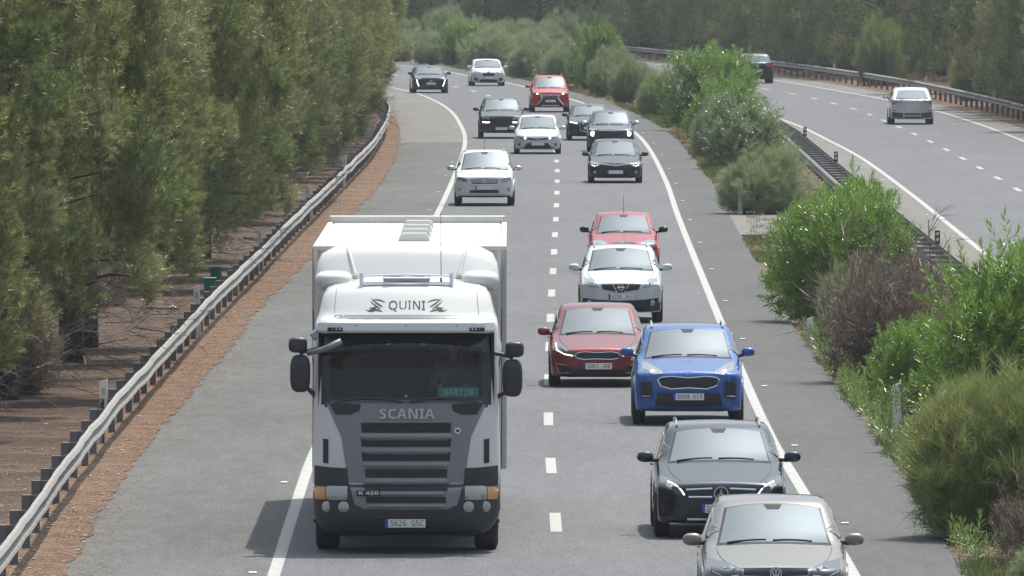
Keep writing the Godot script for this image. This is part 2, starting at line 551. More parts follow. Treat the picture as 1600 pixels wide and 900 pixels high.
func car(c: Dictionary, at: Vector3, turn: float) -> Node3D:
	var L: float = c.L
	var W: float = c.W
	var H: float = c.H
	var oh: float = c.get("oh", 0.86)
	var r: float = c.get("r", 0.33)
	var wb: float = c.get("wb", 2.6)
	var clr: float = c.get("clr", 0.2)
	var yn: float = c.yn
	var yc: float = c.yc
	var zf := oh
	var zb := oh - L
	var zc: float = zf - float(c.get("cowl", 1.05))
	var zrf: float = zc - float(c.get("rake", 0.75))
	var ybelt: float = c.get("belt", yc + 0.0)
	var tail: float = c.get("tail", 0.45)          # how far the rear window leans
	var zre := zb + 0.12 + tail
	var fine: float = c.get("fine", 1.0)
	var side_in: float = c.get("tumble", 0.34)
	var h := Hull.new()
	h.group(0.017)
	h.face(0, -1, 0, 0, clr, 0)
	h.face(0, -0.45, 0.89, 0, clr + 0.1, zf - 0.03)
	h.face(0, -0.45, -0.89, 0, clr + 0.14, zb + 0.03)
	h.face(0, 0, -1, 0, 0, zb, 0.08)
	h.face(0, 0.2, -0.98, 0, ybelt - 0.08, zb + 0.03)
	h.face(1, 0, 0, W / 2, 0, 0, 0.0, 0.10, 0.6, 0.010, (zf + zb) / 2)
	h.face(0.55, 0, -0.83, W / 2 - 0.03, 0, zb + 0.4)
	var hz := zf - 0.16
	var sl := (yc - yn) / (hz - zc)
	h.face(0, 1, sl, 0, yn, hz, c.get("crown", 0.07))
	h.face(0.24, 0.97, 0.97 * sl, W / 2 - 0.26, yn + 0.0, hz)
	h.face(0, 1, 0, 0, ybelt, 0)
	h.face(0.70, 0.71, 0.71 * sl, W / 2 - 0.02, yn - 0.075, hz)
	h.face(0.6, 0.8, 0, W / 2 - 0.01, ybelt - 0.06, 0)
	h.face(0, 0, 1, 0, 0, zf, 0.08, 0.10, 0.45)
	h.face(0.62, 0, 0.78, W / 2 - 0.03, 0, zf - c.get("corner", 0.21))
	h.face(0, 0.55, 0.83, 0, yn - 0.045, zf - 0.055)
	h.group(0.03)
	var yrf := H - 0.045
	h.face(0, zc - zrf, yrf - yc, 0, yc, zc, 0.15)
	h.face(0, 1, 0, 0, H, 0, 0.055, 0, 0, 0.022, lerpf(zrf, zre, 0.4))
	h.face(0, tail, -(H - 0.08 - ybelt), 0, ybelt, zb + 0.12, 0.05)
	h.face(1.0, side_in, 0, W / 2 - 0.055, ybelt, 0, 0, 0, 0, 0.012, (zc + zre) / 2)
	h.face(0, -1, 0, 0, ybelt - 0.14, 0)

	var root := thing(c.name, c.label, "car", at, turn, c.get("group", ""))
	var body: StandardMaterial3D = c.paint
	obj("body", hull_mesh(h, zb + 0.62, zf - 0.5, minf(0.62, yn - 0.08), int(50 * fine), int(44 * fine), int(20 * fine)), body, root)
	# glass
	var vs := Vector3(0, yrf - yc, zrf - zc)
	var ll := vs.length()
	vs /= ll
	var ns := Vector3(0, -vs.z, vs.y)
	var wl: float = c.get("ws_low", W / 2 - 0.22)
	var wu: float = c.get("ws_up", W / 2 - 0.33)
	var ws_lo := [[-wl, 0.05], [-wl * 0.6, 0.015], [0, 0.0], [wl * 0.6, 0.015], [wl, 0.05]]
	var ws_up := [[-wu, ll - 0.075], [-wu * 0.6, ll - 0.05], [0, ll - 0.045], [wu * 0.6, ll - 0.05], [wu, ll - 0.075]]
	var frame_lo := []
	var frame_up := []
	for k in 5:
		var e: float = [-0.035, -0.01, 0.0, 0.01, 0.035][k]
		frame_lo.append([ws_lo[k][0] + e, ws_lo[k][1] - 0.05])
		frame_up.append([ws_up[k][0] + e, ws_up[k][1] + 0.022])
	obj("windshield_frame", patch(h, Vector3(0, yc, zc), Vector3.RIGHT, vs, ns, frame_up, frame_lo, 0.003, 14, 6), mats.gloss_black, root)
	obj("windshield", patch(h, Vector3(0, yc, zc), Vector3.RIGHT, vs, ns, ws_up, ws_lo, 0.009, 14, 6), mats.glass, root)
	obj("mirror_mount", patch(h, Vector3(0, yc, zc), Vector3.RIGHT, vs, ns, [[-0.11, ll - 0.06], [0.11, ll - 0.06]], [[-0.07, ll - 0.17], [0.07, ll - 0.17]], 0.012, 4, 3), mat("mount_grey", lin(0.06, 0.065, 0.065), 0.95), root)
	for sd in [-1.0, 1.0]:
		var wp := stc()
		var line := []
		for k in 7:
			var u := -wl * 0.86 + wl * 0.72 * k / 6.0 + (wl * 0.84 if sd > 0 else 0.0)
			line.append(h.hit(Vector3(u, yc, zc) + vs * (0.03 + 0.012 * k * (1.0 - 0.12 * k)) + ns * 0.6, -ns, 1.2) + ns * 0.018)
		tube(wp, line, 0.009, 0.006, 5)
		obj("wiper", wp, mats.black, root)
	for sd in [-1.0, 1.0]:
		var U := Vector3(0, 0, 1)
		var N := Vector3(sd, 0, 0)
		var za := zc - 0.32
		var zm := lerpf(zrf, zre, 0.52)
		var yl := ybelt + 0.035
		var yu := H - 0.15
		obj("side_window", patch(h, Vector3(sd * 0.7, 0, 0), U, Vector3.UP, N, [[zm + 0.04, yu], [zrf - 0.1, yu - 0.02], [za - 0.02, yl + 0.1]], [[zm + 0.04, yl], [zm * 0.5 + za * 0.5, yl], [za, yl]], 0.014, 10, 5), mats.glass, root)
		obj("side_window", patch(h, Vector3(sd * 0.7, 0, 0), U, Vector3.UP, N, [[zre + 0.08, yu - 0.06], [zm - 0.04, yu]], [[zre - 0.1, yl + 0.06], [zm - 0.04, yl]], 0.014, 8, 5), mats.glass, root)
		# mirror
		var mz := zc - 0.30
		var my: float = c.get("mirror_y", ybelt + 0.07)
		var mx: float = c.get("mirror_x", W / 2 + 0.10)
		var mir := Node3D.new()
		mir.name = "door_mirror"
		root.add_child(mir, true)
		var ms := stc()
		ms.set_smooth_group(0)
		blob(ms, Vector3(sd * mx, my, mz), Vector3(0.115, 0.075, 0.07), 18, 10, 2.7)
		obj("housing", ms, c.get("mirror_paint", body), mir)
		ms = stc()
		tube(ms, [Vector3(sd * (mx - 0.06), my - 0.05, mz), Vector3(sd * (W / 2 - 0.1), ybelt + 0.0, mz - 0.02)], 0.025, 0.03, 8)
		obj("stalk", ms, mats.black, mir)
		ms = stc()
		box(ms, Vector3(sd * mx, my, mz - 0.072), Vector3(0.17, 0.1, 0.012), 0.004)
		obj("mirror_glass", ms, mats.chrome, mir)
		if c.get("rails", "") != "":
			var rs := stc()
			var pts := []
			for k in 9:
				var z := lerpf(zrf - 0.12, zre + 0.05, k / 8.0)
				var lift := 0.012 if k == 0 or k == 8 else 0.04
				pts.append(h.hit(Vector3(sd * (W / 2 - 0.33), H + 0.5, z), Vector3.DOWN, 1.5) + Vector3(0, lift, 0))
			tube(rs, pts, 0.019, 0.019, 7)
			obj("roof_rail", rs, mats[c.rails], root)
		# door handles
		for hzp in [zm + 0.12, zm - 0.85]:
			var hs := stc()
			var p := h.hit(Vector3(sd * 1.6, ybelt - 0.12, hzp), Vector3(-sd, 0, 0), 1.5)
			box(hs, p + Vector3(sd * 0.012, 0, 0), Vector3(0.03, 0.025, 0.2), 0.008)
			obj("door_handle", hs, body, root)
		# arch lips
		for az in [0.0, -wb]:
			var arc := []
			for k in 13:
				var a := PI * (0.06 + 0.88 * k / 12.0)
				var q := Vector3(sd * 1.6, r + sin(a) * (r + 0.075), az + cos(a) * (r + 0.075))
				var hp := h.hit(q, Vector3(-sd, 0, 0), 1.2)
				arc.append(hp)
			var s2 := stc()
			tube(s2, arc, 0.022, 0.022, 6)
			obj("wheel_arch", s2, c.get("arch", body), root)
		for az in [0.0, -wb]:
			var side := h.hit(Vector3(sd * 1.6, r + 0.12, az), Vector3(-sd, 0, 0), 1.2)
			var ds := stc()
			lathe(ds, [Vector2(r + 0.06, -0.1), Vector2(r + 0.06, 0.004), Vector2(0, 0.004)], 28, Transform3D(Basis(Vector3(0, 0, 1), -sd * PI / 2), Vector3(side.x, r, az)))
			obj("wheel_well", ds, mats.black, root)
			var tw: float = c.get("tw", 0.215)
			add_wheel(root, Vector3(side.x - sd * (tw / 2 - 0.022), r, az), r, tw, sd)
	var under := stc()
	box(under, Vector3(0, clr + 0.05, (zf + zb) / 2), Vector3(W - 0.62, 0.12, L - 0.5), 0.03)
	obj("underbody", under, mats.black, root)
	obj("rear_window", patch(h, Vector3(0, ybelt, zb + 0.12), Vector3.RIGHT, Vector3(0, H - 0.08 - ybelt, tail).normalized(), Vector3(0, tail, -(H - 0.08 - ybelt)).normalized(), [[-W / 2 + 0.36, 0.88 * Vector2(H - 0.08 - ybelt, tail).length()], [W / 2 - 0.36, 0.88 * Vector2(H - 0.08 - ybelt, tail).length()]], [[-W / 2 + 0.24, 0.1], [W / 2 - 0.24, 0.1]], 0.006, 10, 4), mats.glass, root)
	if fine >= 0.85:
		for sd in [-1.0, 1.0]:
			var hs := stc()
			var pts := []
			for k in 13:
				var t := k / 12.0
				pts.append(h.hit(Vector3(sd * lerpf(wl + 0.03, wl - 0.13, t * t), 2.0, lerpf(zc + 0.06, zf - 0.2, t)), Vector3.DOWN, 1.8) + Vector3(0, -0.001, 0))
			tube(hs, pts, 0.0055, 0.0055, 5)
			obj("bonnet_gap", hs, mats.black, root)
	# features: [name, material, upper line, lower line, how far proud, both sides]
	for f in c.get("front", []):
		for flip in ([false, true] if f[5] else [false]):
			obj(f[0], front_patch(h, zf, f[2], f[3], f[4] + 0.004, 24 if not f[5] else 10, 5, flip), mats[f[1]], root)
	for b in c.get("bars", []):
		for flip in ([false, true] if b[4] else [false]):
			var s3 := stc()
			front_bar(h, s3, zf, b[2], b[3], 0.006, flip)
			obj(b[0], s3, mats[b[1]], root)
	for f in c.get("back", []):
		for flip in ([false, true] if f[5] else [false]):
			obj(f[0], front_patch(h, zb, f[2], f[3], f[4], 12, 4, flip, -1.0), (f[1] if f[1] is Material else mats[f[1]]), root)
	for e in c.get("rounds", []):          # round lamps: x, y, radius, material
		for sd in [-1.0, 1.0]:
			var s4 := stc()
			var p := h.hit(Vector3(sd * e[0], e[1], zf + 0.6), Vector3(0, 0, -1), 2.0)
			lathe(s4, [Vector2(e[2] * 1.2, -0.02), Vector2(e[2] * 1.2, 0.012), Vector2(e[2], 0.018), Vector2(e[2] * 0.6, 0.028), Vector2(0, 0.03)], 18, Transform3D(Basis(Vector3.RIGHT, PI / 2), p))
			obj("fog_light", s4, mats[e[3]], root)
	if c.has("plate_y"):
		number_plate(root, h.hit(Vector3(0.0, c.plate_y, zf + 0.6), Vector3(0, 0, -1), 2.0) + Vector3(0, 0, 0.022), c.get("plate", ""))
	if c.has("emblem"):
		emblem(c.emblem[0], root, h.hit(Vector3(0, c.emblem[1], zf + 0.6), Vector3(0, 0, -1), 2.0) + Vector3(0, 0, 0.014), c.emblem[2])
	if c.get("aerial", false):
		var s5 := stc()
		var ap := h.hit(Vector3(0, H + 0.4, zrf - 0.15), Vector3.DOWN, 1.5)
		tube(s5, [ap, ap + Vector3(0, 0.42, -0.12)], 0.008, 0.004, 5)
		obj("aerial", s5, mats.black, root)
	return root

func emblem(kind: String, parent: Node3D, p: Vector3, r: float) -> void:
	var o := Node3D.new()
	o.name = "emblem"
	parent.add_child(o, true)
	o.position = p
	var m: Material = mats.chrome
	var s := stc()
	if kind == "star":
		ring2(s, Vector3.ZERO, r * 0.86, r, 0.02, 28)
		for k in 3:
			var a := PI / 2 + TAU * k / 3.0
			var d := Vector2(cos(a), sin(a))
			var n := Vector2(-d.y, d.x)
			prism(s, PackedVector2Array([n * r * 0.13, d * r * 0.92, -n * r * 0.13]), 0.0, 0.02)
		obj("star", s, m, o)
	elif kind == "vw":
		ring2(s, Vector3.ZERO, r * 0.86, r, 0.02, 28)
		var w := r * 0.085
		for sg in [-1.0, 1.0]:
			for l in [[0.0, 0.12, 0.38, 0.82], [0.0, -0.02, 0.26, -0.72], [0.26, -0.72, 0.74, 0.5]]:
				var a := Vector2(l[0] * sg, l[1]) * r
				var b := Vector2(l[2] * sg, l[3]) * r
				var n := (b - a).normalized().orthogonal() * w
				prism(s, PackedVector2Array([a - n, a + n, b + n, b - n]), 0.0, 0.018)
		obj("letters", s, m, o)
	elif kind == "ring_bar":
		ring2(s, Vector3.ZERO, r * 0.78, r, 0.02, 24)
		box(s, Vector3(0, 0, 0.012), Vector3(r * 2.3, r * 0.42, 0.026), 0.004)
		obj("badge", s, m, o)
	elif kind == "oval":
		ring2(s, Vector3.ZERO, r * 0.88, r, 0.012, 24, 0.52)
		obj("ring", s, m, o)
		lettering("lettering", "KIA", r * 0.55, r * 1.25, m, o, Vector3(0, 0, 0.006))
	elif kind == "blue_oval":
		ring2(s, Vector3.ZERO, 0.0, r, 0.012, 24, 0.45)
		obj("badge", s, mats.plate_blue, o)
	elif kind == "ovals":
		ring2(s, Vector3.ZERO, r * 0.84, r, 0.012, 24, 0.66)
		ring2(s, Vector3(0, 0, 0.002), r * 0.34, r * 0.46, 0.012, 18, 1.2)
		ring2(s, Vector3(0, r * 0.3, 0.003), r * 0.5, r * 0.62, 0.012, 18, 0.4)
		obj("badge", s, m, o)
	elif kind == "diamonds":
		for k in 3:
			var a := PI / 2 + TAU * k / 3.0
			var d := Vector2(cos(a), sin(a)) * r
			var n := d.orthogonal() * 0.42
			prism(s, PackedVector2Array([Vector2.ZERO, d * 0.5 + n, d, d * 0.5 - n]), 0.0, 0.014)
		obj("badge", s, mats.red_lens if false else m, o)
	elif kind == "rings":
		for k in 4:
			ring2(s, Vector3((k - 1.5) * r * 0.85, 0, 0.002 * k), r * 0.42, r * 0.56, 0.012, 16)
		obj("badge", s, m, o)
	else:
		ring2(s, Vector3.ZERO, r * 0.6, r, 0.014, 20, 0.8)
		obj("badge", s, m, o)

func place(c: Dictionary, d: float, x: float, line: Array) -> Node3D:
	return car(c, Vector3(x, 0.0, -d), heading(line, d) + c.get("yaw", 0.0))

func traffic() -> void:
	car_mats()
	var white := lin(0.58, 0.585, 0.59)
	var dark := {"L": 4.5, "W": 1.8, "yn": 0.8, "yc": 1.0}
	# silver bronze hatchback at the bottom of the picture
	place({"name": "hatchback_car", "label": "bronze grey hatchback following behind the dark car with the star badge", "paint": paint("bronze", lin(0.19, 0.172, 0.150), 0.55), "L": 4.05, "W": 1.75, "H": 1.45, "oh": 0.85, "wb": 2.55, "r": 0.315, "clr": 0.19,
		"yn": 0.735, "yc": 0.955, "cowl": 1.02, "rake": 0.78, "mirror_y": 0.98, "mirror_x": 0.97, "fine": 1.2,
		"front": [["headlight", "lamp_dark", [[0.40, 0.70], [0.6, 0.765], [0.78, 0.80]], [[0.40, 0.60], [0.6, 0.58], [0.77, 0.64]], 0.008, true],
			["grille", "gloss_black", [[-0.38, 0.695], [0, 0.70], [0.38, 0.695]], [[-0.38, 0.60], [0, 0.59], [0.38, 0.60]], 0.006, false],
			["air_intake", "black", [[-0.6, 0.42], [0, 0.43], [0.6, 0.42]], [[-0.5, 0.27], [0, 0.26], [0.5, 0.27]], 0.004, false]],
		"bars": [["grille_trim", "chrome", [[-0.40, 0.702], [0.0, 0.708], [0.40, 0.702]], 0.010, false], ["headlight_reflector", "chrome", [[0.5, 0.68], [0.55, 0.71], [0.62, 0.70]], 0.03, true], ["headlight_trim", "silver", [[0.44, 0.62], [0.6, 0.60], [0.75, 0.66]], 0.009, true], ["grille_trim", "chrome", [[-0.38, 0.61], [0.0, 0.60], [0.38, 0.61]], 0.007, false]],
		"plate_y": 0.47, "emblem": ["vw", 0.652, 0.07]}, 137.3, 3.13, LINE_R)
	# dark blue-black crossover with the star badge
	place({"name": "crossover_car", "label": "dark blue black crossover with twin bar grille and round star badge", "paint": paint("midnight", lin(0.012, 0.017, 0.026), 0.5), "L": 4.42, "W": 1.80, "H": 1.50, "oh": 0.9, "wb": 2.7, "r": 0.345, "clr": 0.21,
		"yn": 0.80, "yc": 1.02, "cowl": 1.1, "rake": 0.78, "rails": "chrome", "mirror_y": 1.06, "mirror_x": 1.01, "fine": 1.2,
		"front": [["headlight", "lamp_dark", [[0.52, 0.66], [0.66, 0.80], [0.83, 0.85]], [[0.50, 0.60], [0.64, 0.62], [0.82, 0.72]], 0.008, true],
			["grille", "black", [[-0.49, 0.70], [0, 0.72], [0.49, 0.70]], [[-0.40, 0.53], [0, 0.51], [0.40, 0.53]], 0.006, false],
			["air_intake", "black", [[-0.45, 0.47], [0, 0.47], [0.45, 0.47]], [[-0.5, 0.29], [0, 0.28], [0.5, 0.29]], 0.005, false],
			["corner_intake", "gloss_black", [[0.56, 0.47], [0.76, 0.52]], [[0.56, 0.30], [0.78, 0.32]], 0.005, true]],
		"bars": [["grille_bar", "chrome", [[-0.475, 0.675], [-0.12, 0.69]], 0.014, true], ["grille_bar", "chrome", [[-0.44, 0.575], [-0.12, 0.575]], 0.014, true],
			["daytime_light", "day_light", [[0.50, 0.60], [0.545, 0.67], [0.62, 0.735], [0.72, 0.775]], 0.012, true],
			["headlight_reflector", "chrome", [[0.66, 0.70], [0.74, 0.735]], 0.028, true],
			["skid_trim", "silver", [[-0.46, 0.265], [0.46, 0.265]], 0.02, false]],
		"plate_y": 0.415, "plate": "288", "emblem": ["star", 0.62, 0.10]}, 157.4, 2.84, LINE_R)
	# blue crossover
	place({"name": "crossover_car", "label": "bright blue crossover with chrome rimmed black grille and 0008 KTX plate", "paint": paint("blue", lin(0.022, 0.085, 0.29), 0.35), "L": 4.48, "W": 1.86, "H": 1.63, "oh": 0.92, "wb": 2.67, "r": 0.355, "clr": 0.24,
		"yn": 0.93, "yc": 1.12, "cowl": 1.08, "rake": 0.80, "rails": "silver", "mirror_y": 1.19, "mirror_x": 1.02, "fine": 1.1,
		"front": [["headlight", "lamp_lens", [[0.43, 0.905], [0.58, 0.985], [0.77, 1.06]], [[0.44, 0.87], [0.6, 0.86], [0.76, 0.93]], 0.010, true],
			["grille", "gloss_black", [[-0.50, 0.79], [-0.3, 0.82], [0, 0.795], [0.3, 0.82], [0.50, 0.79]], [[-0.44, 0.66], [-0.3, 0.625], [0, 0.645], [0.3, 0.625], [0.44, 0.66]], 0.008, false],
			["air_intake", "black", [[-0.52, 0.55], [0, 0.56], [0.52, 0.55]], [[-0.57, 0.33], [0, 0.31], [0.57, 0.33]], 0.005, false],
			["corner_intake", "black", [[0.62, 0.74], [0.80, 0.72]], [[0.60, 0.47], [0.80, 0.46]], 0.005, true]],
		"bars": [["grille_frame", "chrome", [[-0.52, 0.77], [-0.46, 0.81], [-0.3, 0.828], [0, 0.803], [0.3, 0.828], [0.46, 0.81], [0.52, 0.77], [0.47, 0.67], [0.3, 0.617], [0, 0.637], [-0.3, 0.617], [-0.47, 0.67], [-0.52, 0.77]], 0.010, false],
			["headlight_bulb", "day_light", [[0.585, 0.905], [0.615, 0.91]], 0.034, true], ["headlight_trim", "chrome", [[0.46, 0.885], [0.6, 0.875], [0.74, 0.94]], 0.010, true],
			["corner_trim", "silver", [[0.64, 0.50], [0.78, 0.49]], 0.008, true]],
		"plate_y": 0.487, "plate": "0008 KTX", "emblem": ["oval", 0.878, 0.062]}, 193.7, 2.96, LINE_R)
	# red hatchback near the lane line
	place({"name": "hatchback_car", "label": "dark red hatchback with black oval grille and 2091 JRR plate", "paint": paint("maroon", lin(0.17, 0.017, 0.015), 0.4), "L": 4.31, "W": 1.78, "H": 1.46, "oh": 0.87, "wb": 2.65, "r": 0.32, "clr": 0.19,
		"yn": 0.74, "yc": 0.95, "cowl": 1.02, "rake": 0.88, "mirror_y": 0.98, "mirror_x": 0.98, "fine": 1.1,
		"front": [["headlight", "lamp_dark", [[0.43, 0.625], [0.6, 0.72], [0.77, 0.84]], [[0.43, 0.575], [0.6, 0.60], [0.77, 0.67]], 0.009, true],
			["grille", "gloss_black", [[-0.41, 0.60], [-0.25, 0.64], [0, 0.625], [0.25, 0.64], [0.41, 0.60]], [[-0.38, 0.55], [-0.25, 0.52], [0, 0.53], [0.25, 0.52], [0.38, 0.55]], 0.007, false],
			["air_intake", "black", [[-0.50, 0.34], [0, 0.335], [0.50, 0.34]], [[-0.55, 0.245], [0, 0.235], [0.55, 0.245]], 0.005, false],
			["corner_intake", "gloss_black", [[0.48, 0.37], [0.76, 0.43]], [[0.5, 0.27], [0.72, 0.28]], 0.005, true]],
		"bars": [["grille_frame", "chrome", [[-0.42, 0.58], [-0.36, 0.63], [-0.25, 0.648], [0, 0.633], [0.25, 0.648], [0.36, 0.63], [0.42, 0.58], [0.36, 0.53], [0.25, 0.512], [0, 0.522], [-0.25, 0.512], [-0.36, 0.53], [-0.42, 0.58]], 0.008, false],
			["daytime_light", "day_light", [[0.45, 0.578], [0.6, 0.606], [0.74, 0.675], [0.765, 0.79]], 0.012, true],
			["corner_trim", "silver", [[0.5, 0.262], [0.70, 0.275], [0.765, 0.43], [0.6, 0.405]], 0.006, true], ["headlight_reflector", "chrome", [[0.55, 0.655], [0.68, 0.72]], 0.022, true]],
		"plate_y": 0.388, "plate": "2091 JRR", "emblem": ["oval", 0.69, 0.055]}, 210.0, 1.56, LINE_C)
	# pale silver crossover with dark roof
	place({"name": "crossover_car", "label": "pale silver crossover with black lower bumper and 6208 JHJ plate", "paint": paint("pale", lin(0.50, 0.52, 0.545), 0.15), "L": 4.33, "W": 1.78, "H": 1.61, "oh": 0.9, "wb": 2.63, "r": 0.345, "clr": 0.23,
		"yn": 0.90, "yc": 1.11, "cowl": 1.05, "rake": 0.80, "rails": "silver", "mirror_y": 1.15, "mirror_x": 0.99, "arch": mats.black,
		"front": [["headlight", "lamp_lens", [[0.47, 0.79], [0.62, 0.93], [0.78, 0.96]], [[0.47, 0.75], [0.62, 0.77], [0.775, 0.83]], 0.009, true],
			["grille", "black", [[-0.42, 0.825], [0, 0.835], [0.42, 0.825]], [[-0.38, 0.715], [0, 0.65], [0.38, 0.715]], 0.006, false],
			["lower_bumper", "black", [[-0.86, 0.54], [-0.5, 0.50], [0, 0.47], [0.5, 0.50], [0.86, 0.54]], [[-0.82, 0.26], [-0.5, 0.25], [0, 0.245], [0.5, 0.25], [0.82, 0.26]], 0.006, false]],
		"bars": [["grille_bar", "chrome", [[-0.165, 0.825], [-0.09, 0.665]], 0.011, true], ["headlight_reflector", "chrome", [[0.6, 0.84], [0.68, 0.86]], 0.03, true]],
		"rounds": [[0.66, 0.43, 0.055, "lamp_lens"]],
		"plate_y": 0.56, "plate": "6208 JHJ", "emblem": ["ring_bar", 0.755, 0.07]}, 244.8, 2.31, LINE_R)
	# small red hatchback behind it
	place({"name": "hatchback_car", "label": "red hatchback with roof aerial behind the pale silver crossover", "paint": paint("red", lin(0.30, 0.02, 0.02), 0.3), "L": 4.2, "W": 1.72, "H": 1.47, "oh": 0.85, "wb": 2.55, "r": 0.31, "clr": 0.19,
		"yn": 0.80, "yc": 0.99, "cowl": 1.0, "rake": 0.82, "aerial": true, "mirror_y": 1.06, "mirror_x": 0.96, "fine": 0.8, "mirror_paint": mats.gloss_black,
		"front": [["headlight", "lamp_lens", [[0.42, 0.78], [0.58, 0.83], [0.74, 0.82]], [[0.42, 0.70], [0.58, 0.64], [0.74, 0.70]], 0.009, true],
			["grille", "black", [[-0.27, 0.77], [0, 0.79], [0.27, 0.77]], [[-0.25, 0.62], [0, 0.55], [0.25, 0.62]], 0.006, false],
			["air_intake", "black", [[-0.5, 0.38], [0, 0.39], [0.5, 0.38]], [[-0.5, 0.25], [0, 0.25], [0.5, 0.25]], 0.005, false]],
		"bars": [["grille_frame", "chrome", [[-0.28, 0.76], [0, 0.80], [0.28, 0.76], [0.2, 0.62]], 0.012, false]],
		"plate_y": 0.47, "emblem": ["other", 0.72, 0.06]}, 280.0, 2.72, LINE_R)
	# white off-roader in the lorry's lane
	place({"name": "sport_utility_car", "label": "white sport utility car with chequered chrome grille behind the lorry", "paint": paint("white", white, 0.05), "L": 4.45, "W": 1.82, "H": 1.68, "oh": 0.9, "wb": 2.66, "r": 0.355, "clr": 0.27,
		"yn": 0.94, "yc": 1.11, "cowl": 1.05, "rake": 0.78, "rails": "silver", "aerial": true, "mirror_y": 1.13, "mirror_x": 1.02, "mirror_paint": mats.silver, "fine": 0.85,
		"front": [["headlight", "lamp_lens", [[0.50, 0.83], [0.64, 0.87], [0.82, 0.89]], [[0.52, 0.73], [0.64, 0.745], [0.82, 0.79]], 0.009, true],
			["grille", "lamp_dark", [[-0.44, 0.83], [0, 0.85], [0.44, 0.83]], [[-0.39, 0.67], [0, 0.66], [0.39, 0.67]], 0.007, false],
			["air_intake", "black", [[-0.44, 0.49], [0, 0.49], [0.44, 0.49]], [[-0.44, 0.405], [0, 0.40], [0.44, 0.405]], 0.005, false],
			["lower_bumper", "black", [[-0.8, 0.32], [0, 0.31], [0.8, 0.32]], [[-0.76, 0.27], [0, 0.265], [0.76, 0.27]], 0.006, false]],
		"bars": [["grille_bar", "chrome", [[-0.41, 0.79], [0, 0.80], [0.41, 0.79]], 0.010, false], ["grille_bar", "chrome", [[-0.40, 0.735], [0, 0.735], [0.40, 0.735]], 0.010, false], ["grille_frame", "chrome", [[-0.44, 0.835], [0, 0.855], [0.44, 0.835], [0.39, 0.665], [0, 0.655], [-0.39, 0.665], [-0.44, 0.835]], 0.011, false]],
		"rounds": [[0.73, 0.52, 0.055, "lamp_lens"]],
		"plate_y": 0.56, "emblem": ["ovals", 0.755, 0.07]}, 350.6, -0.84, LINE_L)
	# black saloon-like hatchback
	place({"name": "hatchback_car", "label": "low black hatchback with thin chrome bar joining its headlights", "paint": paint("black", lin(0.010, 0.010, 0.012), 0.4), "L": 4.5, "W": 1.80, "H": 1.43, "oh": 0.9, "wb": 2.7, "r": 0.32, "clr": 0.18,
		"yn": 0.71, "yc": 0.91, "cowl": 1.1, "rake": 0.95, "mirror_y": 0.95, "mirror_x": 0.99, "fine": 0.8,
		"front": [["headlight", "lamp_lens", [[0.50, 0.66], [0.7, 0.70], [0.82, 0.73]], [[0.52, 0.58], [0.7, 0.54], [0.82, 0.58]], 0.009, true],
			["grille", "gloss_black", [[-0.45, 0.60], [0, 0.59], [0.45, 0.60]], [[-0.42, 0.50], [0, 0.48], [0.42, 0.50]], 0.006, false],
			["air_intake", "black", [[-0.5, 0.36], [0, 0.36], [0.5, 0.36]], [[-0.55, 0.22], [0, 0.22], [0.55, 0.22]], 0.005, false]],
		"bars": [["chrome_bar", "chrome", [[-0.52, 0.645], [-0.2, 0.61], [0, 0.585], [0.2, 0.61], [0.52, 0.645]], 0.022, false], ["daytime_light", "day_light", [[0.58, 0.60], [0.68, 0.565], [0.78, 0.61]], 0.014, true]],
		"rounds": [[0.68, 0.36, 0.045, "lamp_lens"]],
		"plate_y": 0.37, "emblem": ["other", 0.62, 0.05]}, 383.0, 3.43, LINE_R)
	# dark grey crossover behind it
	place({"name": "crossover_car", "label": "dark grey crossover half hidden behind the low black hatchback", "paint": paint("graphite", lin(0.05, 0.052, 0.058), 0.6), "L": 4.2, "W": 1.78, "H": 1.56, "oh": 0.86, "wb": 2.6, "r": 0.335, "clr": 0.21,
		"yn": 0.90, "yc": 1.04, "cowl": 0.98, "rake": 0.75, "mirror_y": 1.10, "mirror_x": 0.99, "mirror_paint": mats.chrome, "fine": 0.75,
		"front": [["grille", "black", [[-0.48, 0.80], [0, 0.80], [0.48, 0.80]], [[-0.40, 0.60], [0, 0.55], [0.40, 0.60]], 0.006, false],
			["headlight", "lamp_lens", [[0.56, 0.88], [0.8, 0.88]], [[0.56, 0.84], [0.8, 0.83]], 0.009, true]],
		"bars": [["chrome_bar", "chrome", [[-0.46, 0.83], [0, 0.81], [0.46, 0.83]], 0.018, false]],
		"rounds": [[0.68, 0.70, 0.085, "day_light"]],
		"plate_y": 0.45}, 438.0, 3.75, LINE_R)
